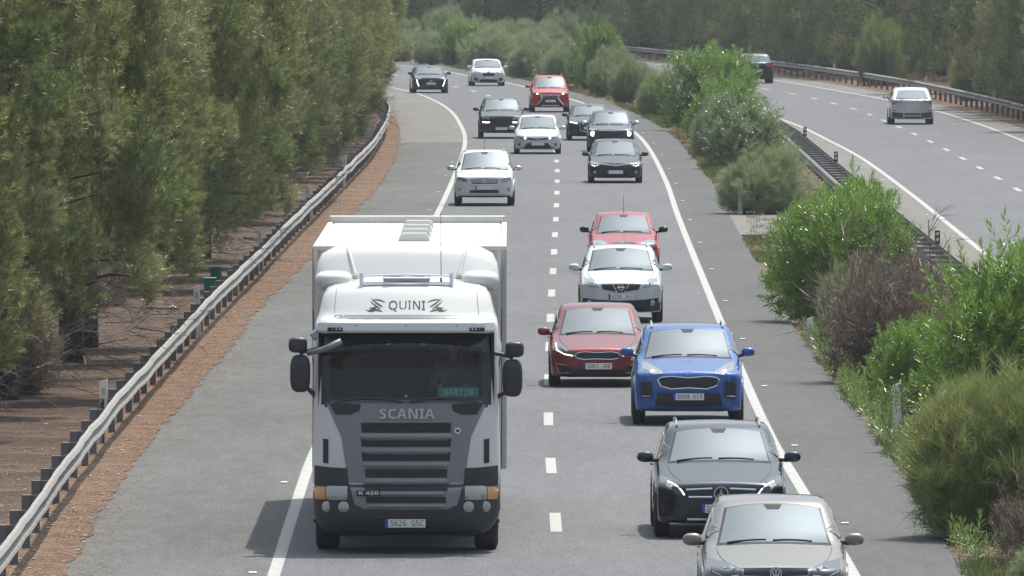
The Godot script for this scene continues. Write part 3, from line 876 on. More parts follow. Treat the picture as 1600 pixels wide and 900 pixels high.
	# black hatchback further on
	place({"name": "hatchback_car", "label": "black hatchback with lit white headlight beside the verge lane line", "paint": mats.paint_black, "L": 4.3, "W": 1.79, "H": 1.45, "oh": 0.87, "wb": 2.63, "r": 0.32, "clr": 0.18,
		"yn": 0.80, "yc": 0.98, "cowl": 1.05, "rake": 0.8, "mirror_y": 1.02, "mirror_x": 0.98, "fine": 0.75,
		"front": [["headlight", "lamp_lens", [[0.46, 0.74], [0.8, 0.78]], [[0.48, 0.62], [0.8, 0.68]], 0.009, true],
			["grille", "black", [[-0.40, 0.72], [0, 0.73], [0.40, 0.72]], [[-0.36, 0.40], [0, 0.32], [0.36, 0.40]], 0.006, false],
			["corner_intake", "black", [[0.5, 0.45], [0.76, 0.5]], [[0.48, 0.28], [0.74, 0.3]], 0.005, true]],
		"bars": [["daytime_light", "day_light", [[0.48, 0.70], [0.62, 0.715], [0.78, 0.745]], 0.022, true], ["grille_frame", "chrome", [[-0.41, 0.72], [0, 0.735], [0.41, 0.72], [0.36, 0.4], [0, 0.31], [-0.36, 0.4], [-0.41, 0.72]], 0.010, false]],
		"plate_y": 0.5, "emblem": ["rings", 0.65, 0.09]}, 462.7, 3.1, LINE_R)
	# pale grey hatchback
	place({"name": "hatchback_car", "label": "pale silver hatchback with wide dark lower air intake", "paint": paint("silver_pale", lin(0.52, 0.53, 0.54), 0.35), "L": 4.3, "W": 1.76, "H": 1.46, "oh": 0.9, "wb": 2.6, "r": 0.315, "clr": 0.18,
		"yn": 0.74, "yc": 0.95, "cowl": 1.08, "rake": 0.92, "mirror_y": 0.97, "mirror_x": 0.97, "fine": 0.75,
		"front": [["headlight", "lamp_lens", [[0.36, 0.62], [0.55, 0.68], [0.78, 0.76]], [[0.36, 0.54], [0.55, 0.55], [0.78, 0.66]], 0.009, true],
			["grille", "black", [[-0.36, 0.62], [0, 0.60], [0.36, 0.62]], [[-0.36, 0.55], [0, 0.52], [0.36, 0.55]], 0.006, false],
			["air_intake", "black", [[-0.40, 0.42], [0, 0.43], [0.40, 0.42]], [[-0.52, 0.23], [0, 0.22], [0.52, 0.23]], 0.006, false]],
		"bars": [["headlight_bulb", "day_light", [[0.43, 0.60], [0.50, 0.605]], 0.045, true], ["grille_bar", "chrome", [[-0.4, 0.635], [0, 0.585], [0.4, 0.635]], 0.010, false]],
		"rounds": [[0.68, 0.37, 0.05, "lamp_dark"]],
		"plate_y": 0.385, "emblem": ["ovals", 0.585, 0.07]}, 434.0, 0.96, LINE_C)
	# black off-roader
	place({"name": "sport_utility_car", "label": "black sport utility car with bright low lamps behind the pale hatchback", "paint": paint("black_brown", lin(0.022, 0.02, 0.02), 0.5), "L": 4.48, "W": 1.85, "H": 1.66, "oh": 0.9, "wb": 2.67, "r": 0.355, "clr": 0.24,
		"yn": 0.96, "yc": 1.13, "cowl": 1.06, "rake": 0.78, "rails": "silver", "mirror_y": 1.18, "mirror_x": 1.03, "fine": 0.75,
		"front": [["headlight", "lamp_lens", [[0.46, 0.85], [0.8, 0.93]], [[0.48, 0.77], [0.8, 0.80]], 0.009, true],
			["grille", "gloss_black", [[-0.44, 0.84], [0, 0.85], [0.44, 0.84]], [[-0.34, 0.58], [0, 0.54], [0.34, 0.58]], 0.006, false]],
		"bars": [["daytime_light", "day_light", [[0.46, 0.665], [0.6, 0.66], [0.75, 0.68]], 0.034, true]],
		"plate_y": 0.41}, 467.0, -0.44, LINE_L)
	# red off-roader with chrome shield
	place({"name": "sport_utility_car", "label": "bright red sport utility car with chrome angled front trim and silver rails", "paint": paint("scarlet", lin(0.42, 0.025, 0.025), 0.25), "L": 4.6, "W": 1.81, "H": 1.70, "oh": 0.92, "wb": 2.67, "r": 0.355, "clr": 0.24,
		"yn": 0.98, "yc": 1.13, "cowl": 1.05, "rake": 0.78, "rails": "silver", "mirror_y": 1.2, "mirror_x": 1.02, "fine": 0.7,
		"front": [["headlight", "lamp_lens", [[0.46, 0.90], [0.8, 0.93]], [[0.5, 0.80], [0.8, 0.82]], 0.009, true],
			["grille", "black", [[-0.42, 0.89], [0, 0.90], [0.42, 0.89]], [[-0.36, 0.72], [0, 0.70], [0.36, 0.72]], 0.006, false],
			["air_intake", "black", [[-0.42, 0.66], [0, 0.66], [0.42, 0.66]], [[-0.62, 0.30], [0, 0.29], [0.62, 0.30]], 0.006, false]],
		"bars": [["front_trim", "chrome", [[0.46, 0.84], [0.36, 0.66], [0.60, 0.36]], 0.028, true], ["grille_bar", "chrome", [[-0.40, 0.84], [0.40, 0.84]], 0.014, false], ["grille_bar", "chrome", [[-0.38, 0.77], [0.38, 0.77]], 0.014, false], ["skid_trim", "silver", [[-0.4, 0.31], [0.4, 0.31]], 0.03, false], ["headlight_bulb", "day_light", [[0.56, 0.86], [0.64, 0.87]], 0.04, true]],
		"plate_y": 0.53, "emblem": ["diamonds", 0.81, 0.07]}, 536.7, 1.76, LINE_R)
	# dark blue saloon with two vertical lights
	place({"name": "saloon_car", "label": "dark indigo saloon with slanting vertical daytime lights", "paint": paint("indigo", lin(0.014, 0.013, 0.03), 0.4), "L": 4.75, "W": 1.86, "H": 1.42, "oh": 0.9, "wb": 2.79, "r": 0.335, "clr": 0.19, "tail": 0.9,
		"yn": 0.84, "yc": 0.98, "cowl": 1.15, "rake": 0.9, "mirror_y": 1.03, "mirror_x": 1.02, "fine": 0.7,
		"front": [["headlight", "lamp_lens", [[0.50, 0.80], [0.84, 0.80]], [[0.52, 0.71], [0.84, 0.70]], 0.009, true],
			["grille", "black", [[-0.44, 0.74], [0, 0.75], [0.44, 0.74]], [[-0.36, 0.44], [0, 0.42], [0.36, 0.44]], 0.006, false]],
		"bars": [["daytime_light", "day_light", [[0.74, 0.72], [0.70, 0.55], [0.63, 0.36]], 0.032, true]],
		"plate_y": 0.5, "emblem": ["other", 0.63, 0.08]}, 602.0, -4.28, LINE_L)
	# white hatchback far along
	place({"name": "hatchback_car", "label": "white hatchback with dark hexagonal grille passing the median bushes", "paint": mats.paint_white, "L": 4.36, "W": 1.83, "H": 1.47, "oh": 0.88, "wb": 2.65, "r": 0.32, "clr": 0.18,
		"yn": 0.82, "yc": 1.0, "cowl": 1.05, "rake": 0.88, "mirror_y": 1.03, "mirror_x": 1.0, "fine": 0.7,
		"front": [["headlight", "lamp_lens", [[0.42, 0.78], [0.82, 0.88]], [[0.44, 0.72], [0.82, 0.75]], 0.009, true],
			["grille", "gloss_black", [[-0.36, 0.70], [0, 0.72], [0.36, 0.70]], [[-0.28, 0.53], [0, 0.52], [0.28, 0.53]], 0.006, false],
			["air_intake", "black", [[-0.45, 0.36], [0, 0.36], [0.45, 0.36]], [[-0.52, 0.22], [0, 0.22], [0.52, 0.22]], 0.006, false],
			["corner_intake", "black", [[0.56, 0.42], [0.78, 0.48]], [[0.56, 0.28], [0.78, 0.30]], 0.006, true]],
		"bars": [["grille_frame", "chrome", [[-0.37, 0.70], [0, 0.725], [0.37, 0.70], [0.28, 0.52], [-0.28, 0.52], [-0.37, 0.70]], 0.014, false]],
		"plate_y": 0.44, "emblem": ["blue_oval", 0.77, 0.07]}, 630.8, -1.33, LINE_R)
	# the two on the other carriageway drive away
	var back_of := func(c: Dictionary, d: float, x: float) -> void:
		var turn := heading(OPP_C, d) + PI
		var p := Vector3(x, 0, -d) + Vector3(sin(turn), 0, cos(turn)) * float(c.wb)
		car(c, p, turn)
	var lower := mat("bumper_grey", lin(0.05, 0.052, 0.058), 0.5)
	back_of.call({"name": "sport_utility_car", "label": "white coupe like sport utility car driving away on the far carriageway", "paint": mats.paint_white, "L": 4.67, "W": 1.89, "H": 1.62, "oh": 0.9, "wb": 2.81, "r": 0.365, "clr": 0.24, "tail": 0.85,
		"yn": 0.95, "yc": 1.12, "cowl": 1.1, "rake": 0.85, "mirror_y": 1.16, "mirror_x": 1.04, "mirror_paint": mats.gloss_black, "fine": 0.85,
		"back": [["tail_light", "red_lens", [[0.50, 1.0], [0.86, 1.04]], [[0.50, 0.90], [0.84, 0.88]], 0.012, true],
			["rear_bumper", lower, [[-0.88, 0.54], [-0.3, 0.50], [0.3, 0.50], [0.88, 0.54]], [[-0.85, 0.30], [0, 0.28], [0.85, 0.30]], 0.008, false],
			["bumper_insert", "silver", [[-0.38, 0.43], [0.38, 0.43]], [[-0.42, 0.33], [0.42, 0.33]], 0.016, false],
			["reflector", "red_lens", [[0.68, 0.62], [0.86, 0.63]], [[0.68, 0.59], [0.86, 0.60]], 0.010, true],
			["spoiler_lip", "gloss_black", [[-0.7, 1.15], [0.7, 1.15]], [[-0.7, 1.12], [0.7, 1.12]], 0.012, false]]}, 502.0, 17.4)
	back_of.call({"name": "sport_utility_car", "label": "dark grey sport utility car driving away half behind the oleander", "paint": mats.paint_midnight, "L": 4.6, "W": 1.86, "H": 1.68, "oh": 0.9, "wb": 2.7, "r": 0.36, "clr": 0.24,
		"yn": 0.95, "yc": 1.14, "cowl": 1.1, "rake": 0.8, "mirror_y": 1.16, "mirror_x": 1.03, "fine": 0.7,
		"back": [["tail_light", "red_lens", [[0.45, 1.06], [0.88, 1.1]], [[0.45, 0.92], [0.86, 0.90]], 0.012, true],
			["rear_plate", "plate", [[-0.26, 0.78], [0.26, 0.78]], [[-0.26, 0.66], [0.26, 0.66]], 0.014, false],
			["rear_bumper", "black", [[-0.86, 0.46], [0.86, 0.46]], [[-0.8, 0.28], [0.8, 0.28]], 0.008, false]]}, 641.7, 13.6)

# ---------------------------------------------------------------- the lorry: origin on the road under the middle of its front axle
func front_arc(s: SurfaceTool, y0: float, y1: float, z: float, depth: float, hw: float, qx: float, lean := 0.0, bev := 0.01) -> void:   # a beam across the cab that follows the front's bow
	var n := 20
	var secs := []
	for i in n + 1:
		var x := lerpf(-hw, hw, float(i) / n)
		var zz := z - qx * x * x - 0.5 * pow(maxf(0.0, absf(x) - hw + 0.25), 2.0) / 0.25
		var h := y1 - y0
		var e := minf(bev, minf(h, depth) * 0.45)
		var ring := []
		for q in [[-depth, 0.0], [-e, 0.0], [0.0, e], [0.0, h - e], [-e, h], [-depth, h]]:
			ring.append(Vector3(x, y0 + q[1], zz + q[0] - lean * q[1]))
		secs.append(ring)
	for i in n:
		for k in 6:
			var k2 := (k + 1) % 6
			var a: Vector3 = secs[i][k]
			var c: Vector3 = secs[i + 1][k2]
			var mid: Vector3 = (secs[i][0] + secs[i][3] + secs[i + 1][0] + secs[i + 1][3]) * 0.25
			quad(s, a, secs[i][k2], c, secs[i + 1][k], (a + c) * 0.5 - mid)
	for e in [0, n]:
		for k in range(1, 5):
			tri(s, secs[e][0], secs[e][k], secs[e][k + 1], Vector3(-1 if e == 0 else 1, 0, 0))

func lorry() -> void:
	var at := Vector3(-1.405, 0, -154.1)
	var root := thing("articulated_lorry", "white articulated lorry with grey grille, roof light bar and box trailer", "lorry", at, 0.0)
	var cream := mat("cab_white", lin(0.56, 0.56, 0.545), 0.3, 0.0, 0.7)
	var box_white := mat("trailer_white", Color.WHITE, 0.45)
	box_white.albedo_texture = noise_tex(512, lin(0.48, 0.47, 0.425), lin(0.57, 0.56, 0.525), [[0.006, 1.0, 11], [0.05, 0.6, 12]], 1.2)
	box_white.uv1_triplanar = true
	box_white.uv1_scale = Vector3.ONE * 0.35
	var grey := mat("grille_grey", lin(0.19, 0.195, 0.205), 0.42)
	var plastic := mat("bumper_black", lin(0.022, 0.023, 0.028), 0.4)
	var alu := mat("aluminium", lin(0.42, 0.42, 0.42), 0.4, 0.7)
	var frame := mat("chassis", lin(0.03, 0.03, 0.032), 0.7)

	# cab
	var h := Hull.new()
	h.group(0.035)
	h.face(1, 0.015, 0, 1.235, 2.0, 0)
	h.face(0, 0, 1, 0, 0, 1.38, 0.05)
	h.face(0, 0.20, 0.98, 0, 1.98, 1.36, 0.05)
	h.face(0.62, 0.05, 0.78, 1.22, 1.9, 1.12)
	h.face(0, 1, 0, 0, 3.12, 0)
	h.face(0, 0, -1, 0, 0, -0.86)
	h.face(0, -1, 0, 0, 0.86, 0)
	h.group(0.05)
	h.face(0, 0.62, 0.78, 0, 3.12, 1.12, 0.12)
	h.face(0, 1, 0.08, 0, 3.60, 0.4, 0.05)
	h.face(1, 0.22, 0, 1.19, 3.1, 0)
	h.face(0.7, 0.3, 0.64, 1.12, 3.1, 0.92)
	h.face(0, 0, -1, 0, 0, -0.86)
	h.face(0, -1, 0, 0, 2.6, 0)
	var screen := AABB(Vector3(-1.06, 2.06, 0.95), Vector3(2.12, 0.74, 1.0))
	var cab := obj("cab", hull_mesh(h, -0.4, 0.85, 2.1, 30, 54, 40, screen), cream, root)
	# windscreen: black surround, real glass, and the dim cabin behind it
	var vs := Vector3(0, 0.98, -0.20).normalized()
	var ns := Vector3(0, 0.20, 0.98).normalized()
	var O := Vector3(0, 1.98, 1.36)
	var sur := [[-1.08, 0.86], [-0.5, 0.90], [0, 0.91], [0.5, 0.90], [1.08, 0.86]]
	obj("windshield_frame", patch(h, O, Vector3.RIGHT, vs, ns, [[-1.13, 0.97], [0, 0.98], [1.13, 0.97]], [[-1.10, 0.78], [0, 0.80], [1.10, 0.78]], 0.004, 20, 3), mats.gloss_black, cab)
	obj("windshield_frame", patch(h, O, Vector3.RIGHT, vs, ns, [[-1.10, 0.12], [0, 0.10], [1.10, 0.12]], [[-1.08, -0.01], [-0.6, 0.0], [0, 0.0], [0.6, 0.0], [1.08, -0.01]], 0.004, 20, 3), mats.gloss_black, cab)
	for sd in [-1.0, 1.0]:
		obj("windshield_frame", patch(h, O, Vector3(sd, 0, 0), vs, ns, [[0.99, 0.95], [1.13, 0.95]], [[1.02, 0.03], [1.13, 0.03]], 0.005, 4, 10), mats.gloss_black, cab)
	var pane := mat("pane", Color(0.03, 0.036, 0.036, 0.4), 0.02)
	pane.transparency = BaseMaterial3D.TRANSPARENCY_ALPHA
	obj("windshield", patch(h, O, Vector3.RIGHT, vs, ns, sur, [[-1.07, 0.04], [0, 0.02], [1.07, 0.04]], 0.010, 24, 8), pane, cab)
	var s := stc()
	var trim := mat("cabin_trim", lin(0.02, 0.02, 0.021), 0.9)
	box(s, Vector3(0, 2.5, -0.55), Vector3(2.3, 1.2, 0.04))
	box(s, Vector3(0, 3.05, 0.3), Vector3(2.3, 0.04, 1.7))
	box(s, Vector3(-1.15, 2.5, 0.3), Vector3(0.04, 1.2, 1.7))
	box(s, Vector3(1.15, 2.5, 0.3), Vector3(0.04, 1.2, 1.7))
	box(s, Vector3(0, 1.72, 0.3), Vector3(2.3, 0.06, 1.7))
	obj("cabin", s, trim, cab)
	s = stc()
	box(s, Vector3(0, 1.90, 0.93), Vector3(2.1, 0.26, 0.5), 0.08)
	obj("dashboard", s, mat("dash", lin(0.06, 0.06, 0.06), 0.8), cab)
	for sx in [-0.62, 0.62]:
		s = stc()
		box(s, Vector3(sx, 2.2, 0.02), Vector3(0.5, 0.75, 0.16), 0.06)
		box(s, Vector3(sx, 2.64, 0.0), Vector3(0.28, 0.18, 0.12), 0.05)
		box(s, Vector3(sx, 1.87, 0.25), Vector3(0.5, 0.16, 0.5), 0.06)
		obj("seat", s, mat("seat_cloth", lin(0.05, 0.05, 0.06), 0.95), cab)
	s = stc()
	for k in 24:
		var a0 := TAU * k / 24
		var a1 := TAU * (k + 1) / 24
		var B := Basis(Vector3.RIGHT, -0.9)
		tube(s, [Vector3(0.62, 2.08, 0.66) + B * Vector3(cos(a0) * 0.23, sin(a0) * 0.23, 0), Vector3(0.62, 2.08, 0.66) + B * Vector3(cos(a1) * 0.23, sin(a1) * 0.23, 0)], 0.016, 0.016, 6)
	obj("steering_wheel", s, mats.black, cab)
	s = stc()
	var sx_ := Transform3D(Basis(Vector3.RIGHT, -0.28), Vector3(0.69, 2.135, 1.19))
	box(s, Vector3.ZERO, Vector3(0.54, 0.15, 0.014), 0.004, sx_)
	var sign_ := obj("name_board", s, mat("board_green", lin(0.03, 0.30, 0.24), 0.5), root)
	sign_.set_meta("label", "green name board on the dashboard")
	lettering("lettering", "MARTIN", 0.085, 0.38, mat("board_ink", lin(0.65, 0.75, 0.7), 0.5), sign_, Vector3(0.69, 2.14, 1.20), -0.28, true)
	for sd in [-1.0, 1.0]:
		s = stc()
		var line := []
		for k in 10:
			var u: float = lerpf(0.05, 0.95, k / 9.0) * sd
			line.append(h.hit(O + Vector3(u if sd > 0 else u, 0, 0) + vs * (0.035 + 0.05 * sin(k / 9.0 * 3.1)) + ns * 0.6, -ns, 1.2) + ns * 0.03)
		tube(s, line, 0.014, 0.010, 6)
		obj("wiper", s, mats.black, cab)
		# side window
		obj("side_window", patch(h, Vector3(sd * 0.8, 0, 0), Vector3(0, 0, 1), Vector3.UP, Vector3(sd, 0, 0), [[-0.1, 2.85], [0.75, 2.85]], [[-0.1, 2.05], [0.85, 1.95]], 0.006, 6, 4), mats.glass, cab)
	# roof front: lettering, flourishes, dark seam
	var wm := -atan2(0.62, 0.78)
	var rf := func(x: float, y: float) -> Vector3: return h.hit(Vector3(x, y, 2.0), Vector3(0, 0, -1), 2.4) + Vector3(0, 0, 0.005)
	lettering("lettering", "QUINI", 0.14, 0.48, mats.ink, cab, (rf.call(0.0, 3.29) as Vector3) + Vector3(0.01, 0, -0.006), wm, false, 400)
	for sd in [-1.0, 1.0]:
		s = stc()
		for fl in [[0.30, 3.235, 0.52, 3.29, 0.62, 3.24, 0.020], [0.34, 3.27, 0.50, 3.33, 0.58, 3.385, 0.016], [0.29, 3.30, 0.44, 3.345, 0.56, 3.42, 0.018], [0.24, 3.36, 0.42, 3.42, 0.55, 3.39, 0.012], [0.46, 3.25, 0.58, 3.23, 0.68, 3.265, 0.014], [0.40, 3.31, 0.52, 3.27, 0.60, 3.29, 0.016]]:
			var pts := []
			for k in 9:
				var t := k / 8.0
				var p := Vector2(fl[0], fl[1]).lerp(Vector2(fl[2], fl[3]), t).lerp(Vector2(fl[2], fl[3]).lerp(Vector2(fl[4], fl[5]), t), t)
				pts.append([rf.call((0.275 + (p.x - 0.24) * 0.62) * sd, 3.29 + (p.y - 3.32) * 0.95) as Vector3, fl[6] * 0.75 * sin(PI * pow(t, 0.7)) + 0.001])
			for k in 8:
				var a: Vector3 = pts[k][0]
				var b: Vector3 = pts[k + 1][0]
				var n := Vector3(0, 0.78, -0.62)
				quad(s, a - n * pts[k][1], a + n * pts[k][1], b + n * pts[k + 1][1], b - n * pts[k + 1][1], Vector3(0, 0.6, 0.8))
		obj("flourish", s, mats.ink, cab)
	obj("roof_seam", front_patch(h, 1.4, [[-0.96, 3.165], [0, 3.17], [0.96, 3.165]], [[-0.96, 3.12], [0, 3.125], [0.96, 3.12]], 0.006, 20, 2), grey, cab)
	for sd in [-1.0, 1.0]:
		s = stc()
		var ln := []
		for k in 9:
			ln.append((rf.call(sd * (0.96 - 0.004 * k), 3.15 + 0.05 * k) as Vector3) - Vector3(0, 0, 0.010))
		tube(s, ln, 0.007, 0.007, 5)
		obj("panel_seam", s, mat("seam", lin(0.25, 0.25, 0.24), 0.6), cab)
	# visor
	s = stc()
	front_arc(s, 2.94, 3.10, 1.46, 0.30, 1.17, 0.05, 0.25, 0.03)
	var visor := obj("sun_visor", s, cream, root)
	for sd in [-1.0, 1.0]:
		s = stc()
		box(s, Vector3(sd * 0.93, 2.985, 1.40), Vector3(0.20, 0.055, 0.05), 0.01, Transform3D(Basis(Vector3.UP, sd * 0.12), Vector3.ZERO).translated(Vector3(-sd * 0.15, 0, 0.13)))
		var ml := obj("marker_lamp", s, mats.gloss_black, visor)
		for k in 4:
			s = stc()
			blob(s, Vector3(sd * (0.88 + 0.045 * k), 2.985, 1.438 - 0.008 * k), Vector3(0.014, 0.014, 0.01), 8, 6)
			obj("bulb", s, mats.chrome, visor)
	for xx in [-0.66, 0.0, 0.67]:
		s = stc()
		blob(s, Vector3(xx, 3.03, 1.43 - 0.05 * xx * xx), Vector3(0.014, 0.014, 0.01), 8, 6)
		obj("bolt", s, mats.black, visor)

	# roof light bar
	s = stc()
	tube(s, [Vector3(-0.62, 3.66, 0.62), Vector3(0, 3.68, 0.67), Vector3(0.62, 3.66, 0.62)], 0.022, 0.022, 8)
	tube(s, [Vector3(-0.62, 3.57, 0.66), Vector3(0, 3.575, 0.72), Vector3(0.62, 3.57, 0.66)], 0.022, 0.022, 8)
	var bar := obj("light_bar", s, mats.chrome, root)
	for sd in [-1.0, 1.0]:
		s = stc()
		tube(s, [Vector3(sd * 0.60, 3.49, 0.70), Vector3(sd * 0.60, 3.70, 0.63)], 0.028, 0.028, 10)
		obj("bracket", s, mats.chrome, bar)
	s = stc()
	box(s, Vector3(0.0, 3.625, 0.69), Vector3(0.62, 0.07, 0.05), 0.015)
	obj("lamp_strip", s, alu, bar)
	s = stc()
	tube(s, [Vector3(0.46, 3.58, 0.6), Vector3(0.455, 4.5, 0.45)], 0.006, 0.003, 5)
	obj("aerial", s, mats.black, cab)
	s = stc()
	tube(s, [Vector3(0.46, 3.56, 0.6), Vector3(0.46, 3.68, 0.59)], 0.018, 0.010, 6)
	obj("aerial_base", s, mats.black, cab)

	# air deflector on the roof
	var dh := Hull.new()
	dh.group(0.06)
	dh.face(0, 0.55, 0.83, 0, 4.04, -0.28, 0.06)
	dh.face(0, 1, 0.02, 0, 4.08, -0.6, 0.02)
	dh.face(1, 0.10, 0, 1.24, 3.6, 0)
	dh.face(0.72, 0.25, 0.65, 1.14, 3.8, 0.02)
	dh.face(0.5, 0.86, 0, 1.12, 4.02, 0)
	dh.face(0, 0, -1, 0, 0, -0.84)
	dh.face(0, -1, 0, 0, 3.42, 0)
	var defl := obj("air_deflector", hull_mesh(dh, -0.7, -0.25, 3.7, 10, 30, 22), cream, root)
	for sd in [-1.0, 1.0]:
		s = stc()
		s.set_smooth_group(0)
		blob(s, Vector3(sd * 0.98, 3.60, -0.06), Vector3(0.255, 0.125, 0.38), 24, 14, 3.0)
		obj("side_lobe", s, cream, defl)
		s = stc()
		s.set_smooth_group(0)
		var rib := []
		for k in 8:
			var t := k / 7.0
			rib.append(dh.hit(Vector3(sd * lerpf(0.68, 0.80, t), lerpf(3.62, 4.03, t), 1.5), Vector3(0, 0, -1), 2.4))
		tube(s, rib, 0.03, 0.02, 7)
		obj("moulding", s, cream, defl)
		s = stc()
		box(s, dh.hit(Vector3(sd * 0.76, 3.62, 1.5), Vector3(0, 0, -1), 2.4), Vector3(0.09, 0.09, 0.02), 0.005)
		obj("cover_plate", s, mat("cover_plate", lin(0.6, 0.6, 0.585), 0.4), defl)
	s = stc()
	front_arc(s, 3.50, 3.585, 0.36, 0.5, 0.95, 0.06, 0.9, 0.02)
	obj("lower_lip", s, cream, defl)
	# side fairings behind the cab
	for sd in [-1.0, 1.0]:
		s = stc()
		prism(s, PackedVector2Array([Vector2(-0.86, 1.0), Vector2(-1.25, 1.0), Vector2(-1.25, 3.75), Vector2(-0.84, 3.98)]), -0.02, 0.02, Transform3D(Basis(Vector3(0, 0, 1), Vector3.UP, Vector3(-1, 0, 0)), Vector3(sd * 1.235, 0, 0)))
		obj("side_fairing", s, cream, root)
		s = stc()
		box(s, Vector3(sd * 1.262, 2.9, -0.6), Vector3(0.012, 0.6, 0.3), 0.004)
		obj("side_vent", s, mats.gloss_black, root)

	# grille
	obj("grille_panel", front_patch(h, 1.4, [[-1.08, 2.03], [-0.6, 2.045], [0, 2.045], [0.6, 2.045], [1.08, 2.03]], [[-0.86, 1.55], [-0.45, 1.55], [0, 1.55], [0.45, 1.55], [0.86, 1.55]], 0.006, 24, 6), grey, cab)
	obj("grille_panel", front_patch(h, 1.4, [[-0.86, 1.55], [0, 1.55], [0.86, 1.55]], [[-0.77, 0.95], [0, 0.95], [0.77, 0.95]], 0.006, 20, 6), grey, cab)
	for sd in [-1.0, 1.0]:
		obj("grille_corner", front_patch(h, 1.4, [[0.60, 1.99], [0.8, 2.0], [1.02, 1.995]], [[0.62, 1.90], [0.74, 1.85], [0.94, 1.85]], 0.012, 8, 3, sd < 0), mats.gloss_black, cab)
		obj("side_vent", front_patch(h, 1.4, [[1.035, 1.52], [1.105, 1.53]], [[1.035, 1.20], [1.105, 1.21]], 0.010, 3, 6, sd < 0), mats.gloss_black, cab)
		obj("lamp_surround", front_patch(h, 1.4, [[0.78, 1.14], [1.0, 1.15], [1.22, 1.17]], [[0.76, 0.90], [1.0, 0.90], [1.22, 0.90]], 0.010, 8, 4, sd < 0), plastic, cab)
	for r in [[1.675, 0.60, 0.062], [1.487, 0.60, 0.062], [1.30, 0.59, 0.062], [1.072, 0.55, 0.055]]:
		obj("grille_slot", front_patch(h, 1.4, [[-r[1], r[0] + r[2]], [0, r[0] + r[2]], [r[1], r[0] + r[2]]], [[-r[1] + 0.01, r[0] - r[2]], [0, r[0] - r[2]], [r[1] - 0.01, r[0] - r[2]]], 0.011, 16, 2), mat("mesh_black", lin(0.016, 0.016, 0.016), 0.7), cab)
		s = stc()
		front_arc(s, r[0] - r[2] - 0.105, r[0] - r[2] - 0.01, 1.42, 0.10, 0.74 - (1.675 - r[0]) * 0.10, 0.05, -0.1, 0.035)
		obj("grille_bar", s, grey, cab)
	s = stc()
	front_arc(s, 1.745, 1.765, 1.405, 0.05, 0.74, 0.05, 0.0, 0.008)
	obj("grille_bar", s, grey, cab)
	lettering("lettering", "SCANIA", 0.135, 0.73, mats.silver, cab, Vector3(0.01, 1.862, 1.386))
	s = stc()
	ring2(s, Vector3(0.685, 1.64, 1.37), 0.0, 0.045, 0.012, 16)
	var crest := obj("crest", s, mats.chrome, root)
	s = stc()
	prism(s, PackedVector2Array([Vector2(0.66, 1.655), Vector2(0.71, 1.655), Vector2(0.705, 1.63), Vector2(0.685, 1.61), Vector2(0.665, 1.63)]), 1.382, 1.388)
	obj("shield", s, mats.black, crest)

	# bumper
	var b := Hull.new()
	b.group(0.04)
	b.face(1, 0, 0, 1.245, 0, 0)
	b.face(0, 0, 1, 0, 0, 1.44, 0.05)
	b.face(0.62, 0, 0.78, 1.22, 0, 1.18)
	b.face(0, -0.5, 0.86, 0, 0.42, 1.43, 0.04)
	b.face(0, 1, 0, 0, 0.93, 0)
	b.face(0, -1, 0, 0, 0.24, 0)
	b.face(0, 0, -1, 0, 0, 0.62)
	b.face(0.7, -0.7, 0, 1.22, 0.42, 0)
	var bump := obj("bumper", hull_mesh(b, 0.85, 1.05, 0.6, 4, 40, 24), plastic, root)
	obj("grille_panel", front_patch(b, 1.45, [[-0.76, 0.945], [0, 0.945], [0.76, 0.945]], [[-0.68, 0.66], [-0.55, 0.60], [0, 0.59], [0.55, 0.60], [0.68, 0.66]], 0.012, 20, 5), grey, bump)
	for r in [[0.885, 0.55, 0.042], [0.722, 0.53, 0.042]]:
		obj("grille_slot", front_patch(b, 1.45, [[-r[1], r[0] + r[2]], [0, r[0] + r[2]], [r[1], r[0] + r[2]]], [[-r[1], r[0] - r[2]], [0, r[0] - r[2]], [r[1], r[0] - r[2]]], 0.017, 16, 2), mats.mesh_black, bump)
		s = stc()
		front_arc(s, r[0] - r[2] - 0.075, r[0] - r[2] - 0.008, 1.478, 0.06, 0.66, 0.05, 0.0, 0.025)
		obj("grille_bar", s, grey, bump)
	s = stc()
	box(s, Vector3(-0.50, 0.815, 1.475), Vector3(0.31, 0.075, 0.02), 0.006)
	var badge := obj("model_badge", s, mats.gloss_black, root)
	lettering("lettering", "R 420", 0.045, 0.26, mats.chrome, badge, Vector3(-0.50, 0.815, 1.486))
	for sd in [-1.0, 1.0]:
		var lamp := obj("headlight", front_patch(b, 1.45, [[0.78, 0.905], [0.95, 0.905], [1.07, 0.905]], [[0.78, 0.725], [0.95, 0.72], [1.07, 0.725]], 0.012, 8, 4, sd < 0), mat("truck_lens", lin(0.36, 0.36, 0.33), 0.08, 0.5, 1.0), bump)
		obj("turn_signal", front_patch(b, 1.45, [[1.08, 0.905], [1.225, 0.905]], [[1.08, 0.725], [1.22, 0.725]], 0.012, 5, 4, sd < 0), mat("truck_amber", lin(0.55, 0.26, 0.09), 0.15, 0.1, 1.0), bump)
		for fx in [0.83, 1.05]:
			s = stc()
			var p := b.hit(Vector3(sd * fx, 0.63, 2.0), Vector3(0, 0, -1), 2.0)
			lathe(s, [Vector2(0.075, -0.03), Vector2(0.072, 0.01), Vector2(0.062, 0.012), Vector2(0.04, 0.02), Vector2(0, 0.022)], 20, Transform3D(Basis(Vector3.RIGHT, PI / 2), p))
			obj("fog_light", s, mats.truck_lens, bump)
	number_plate(root, b.hit(Vector3(0, 0.41, 2.0), Vector3(0, 0, -1), 2.0) + Vector3(-0.01, 0.0, 0.025), "5626 GSC", 0.54)
	s = stc()
	front_arc(s, 0.485, 0.505, 1.44, 0.03, 0.6, 0.05)
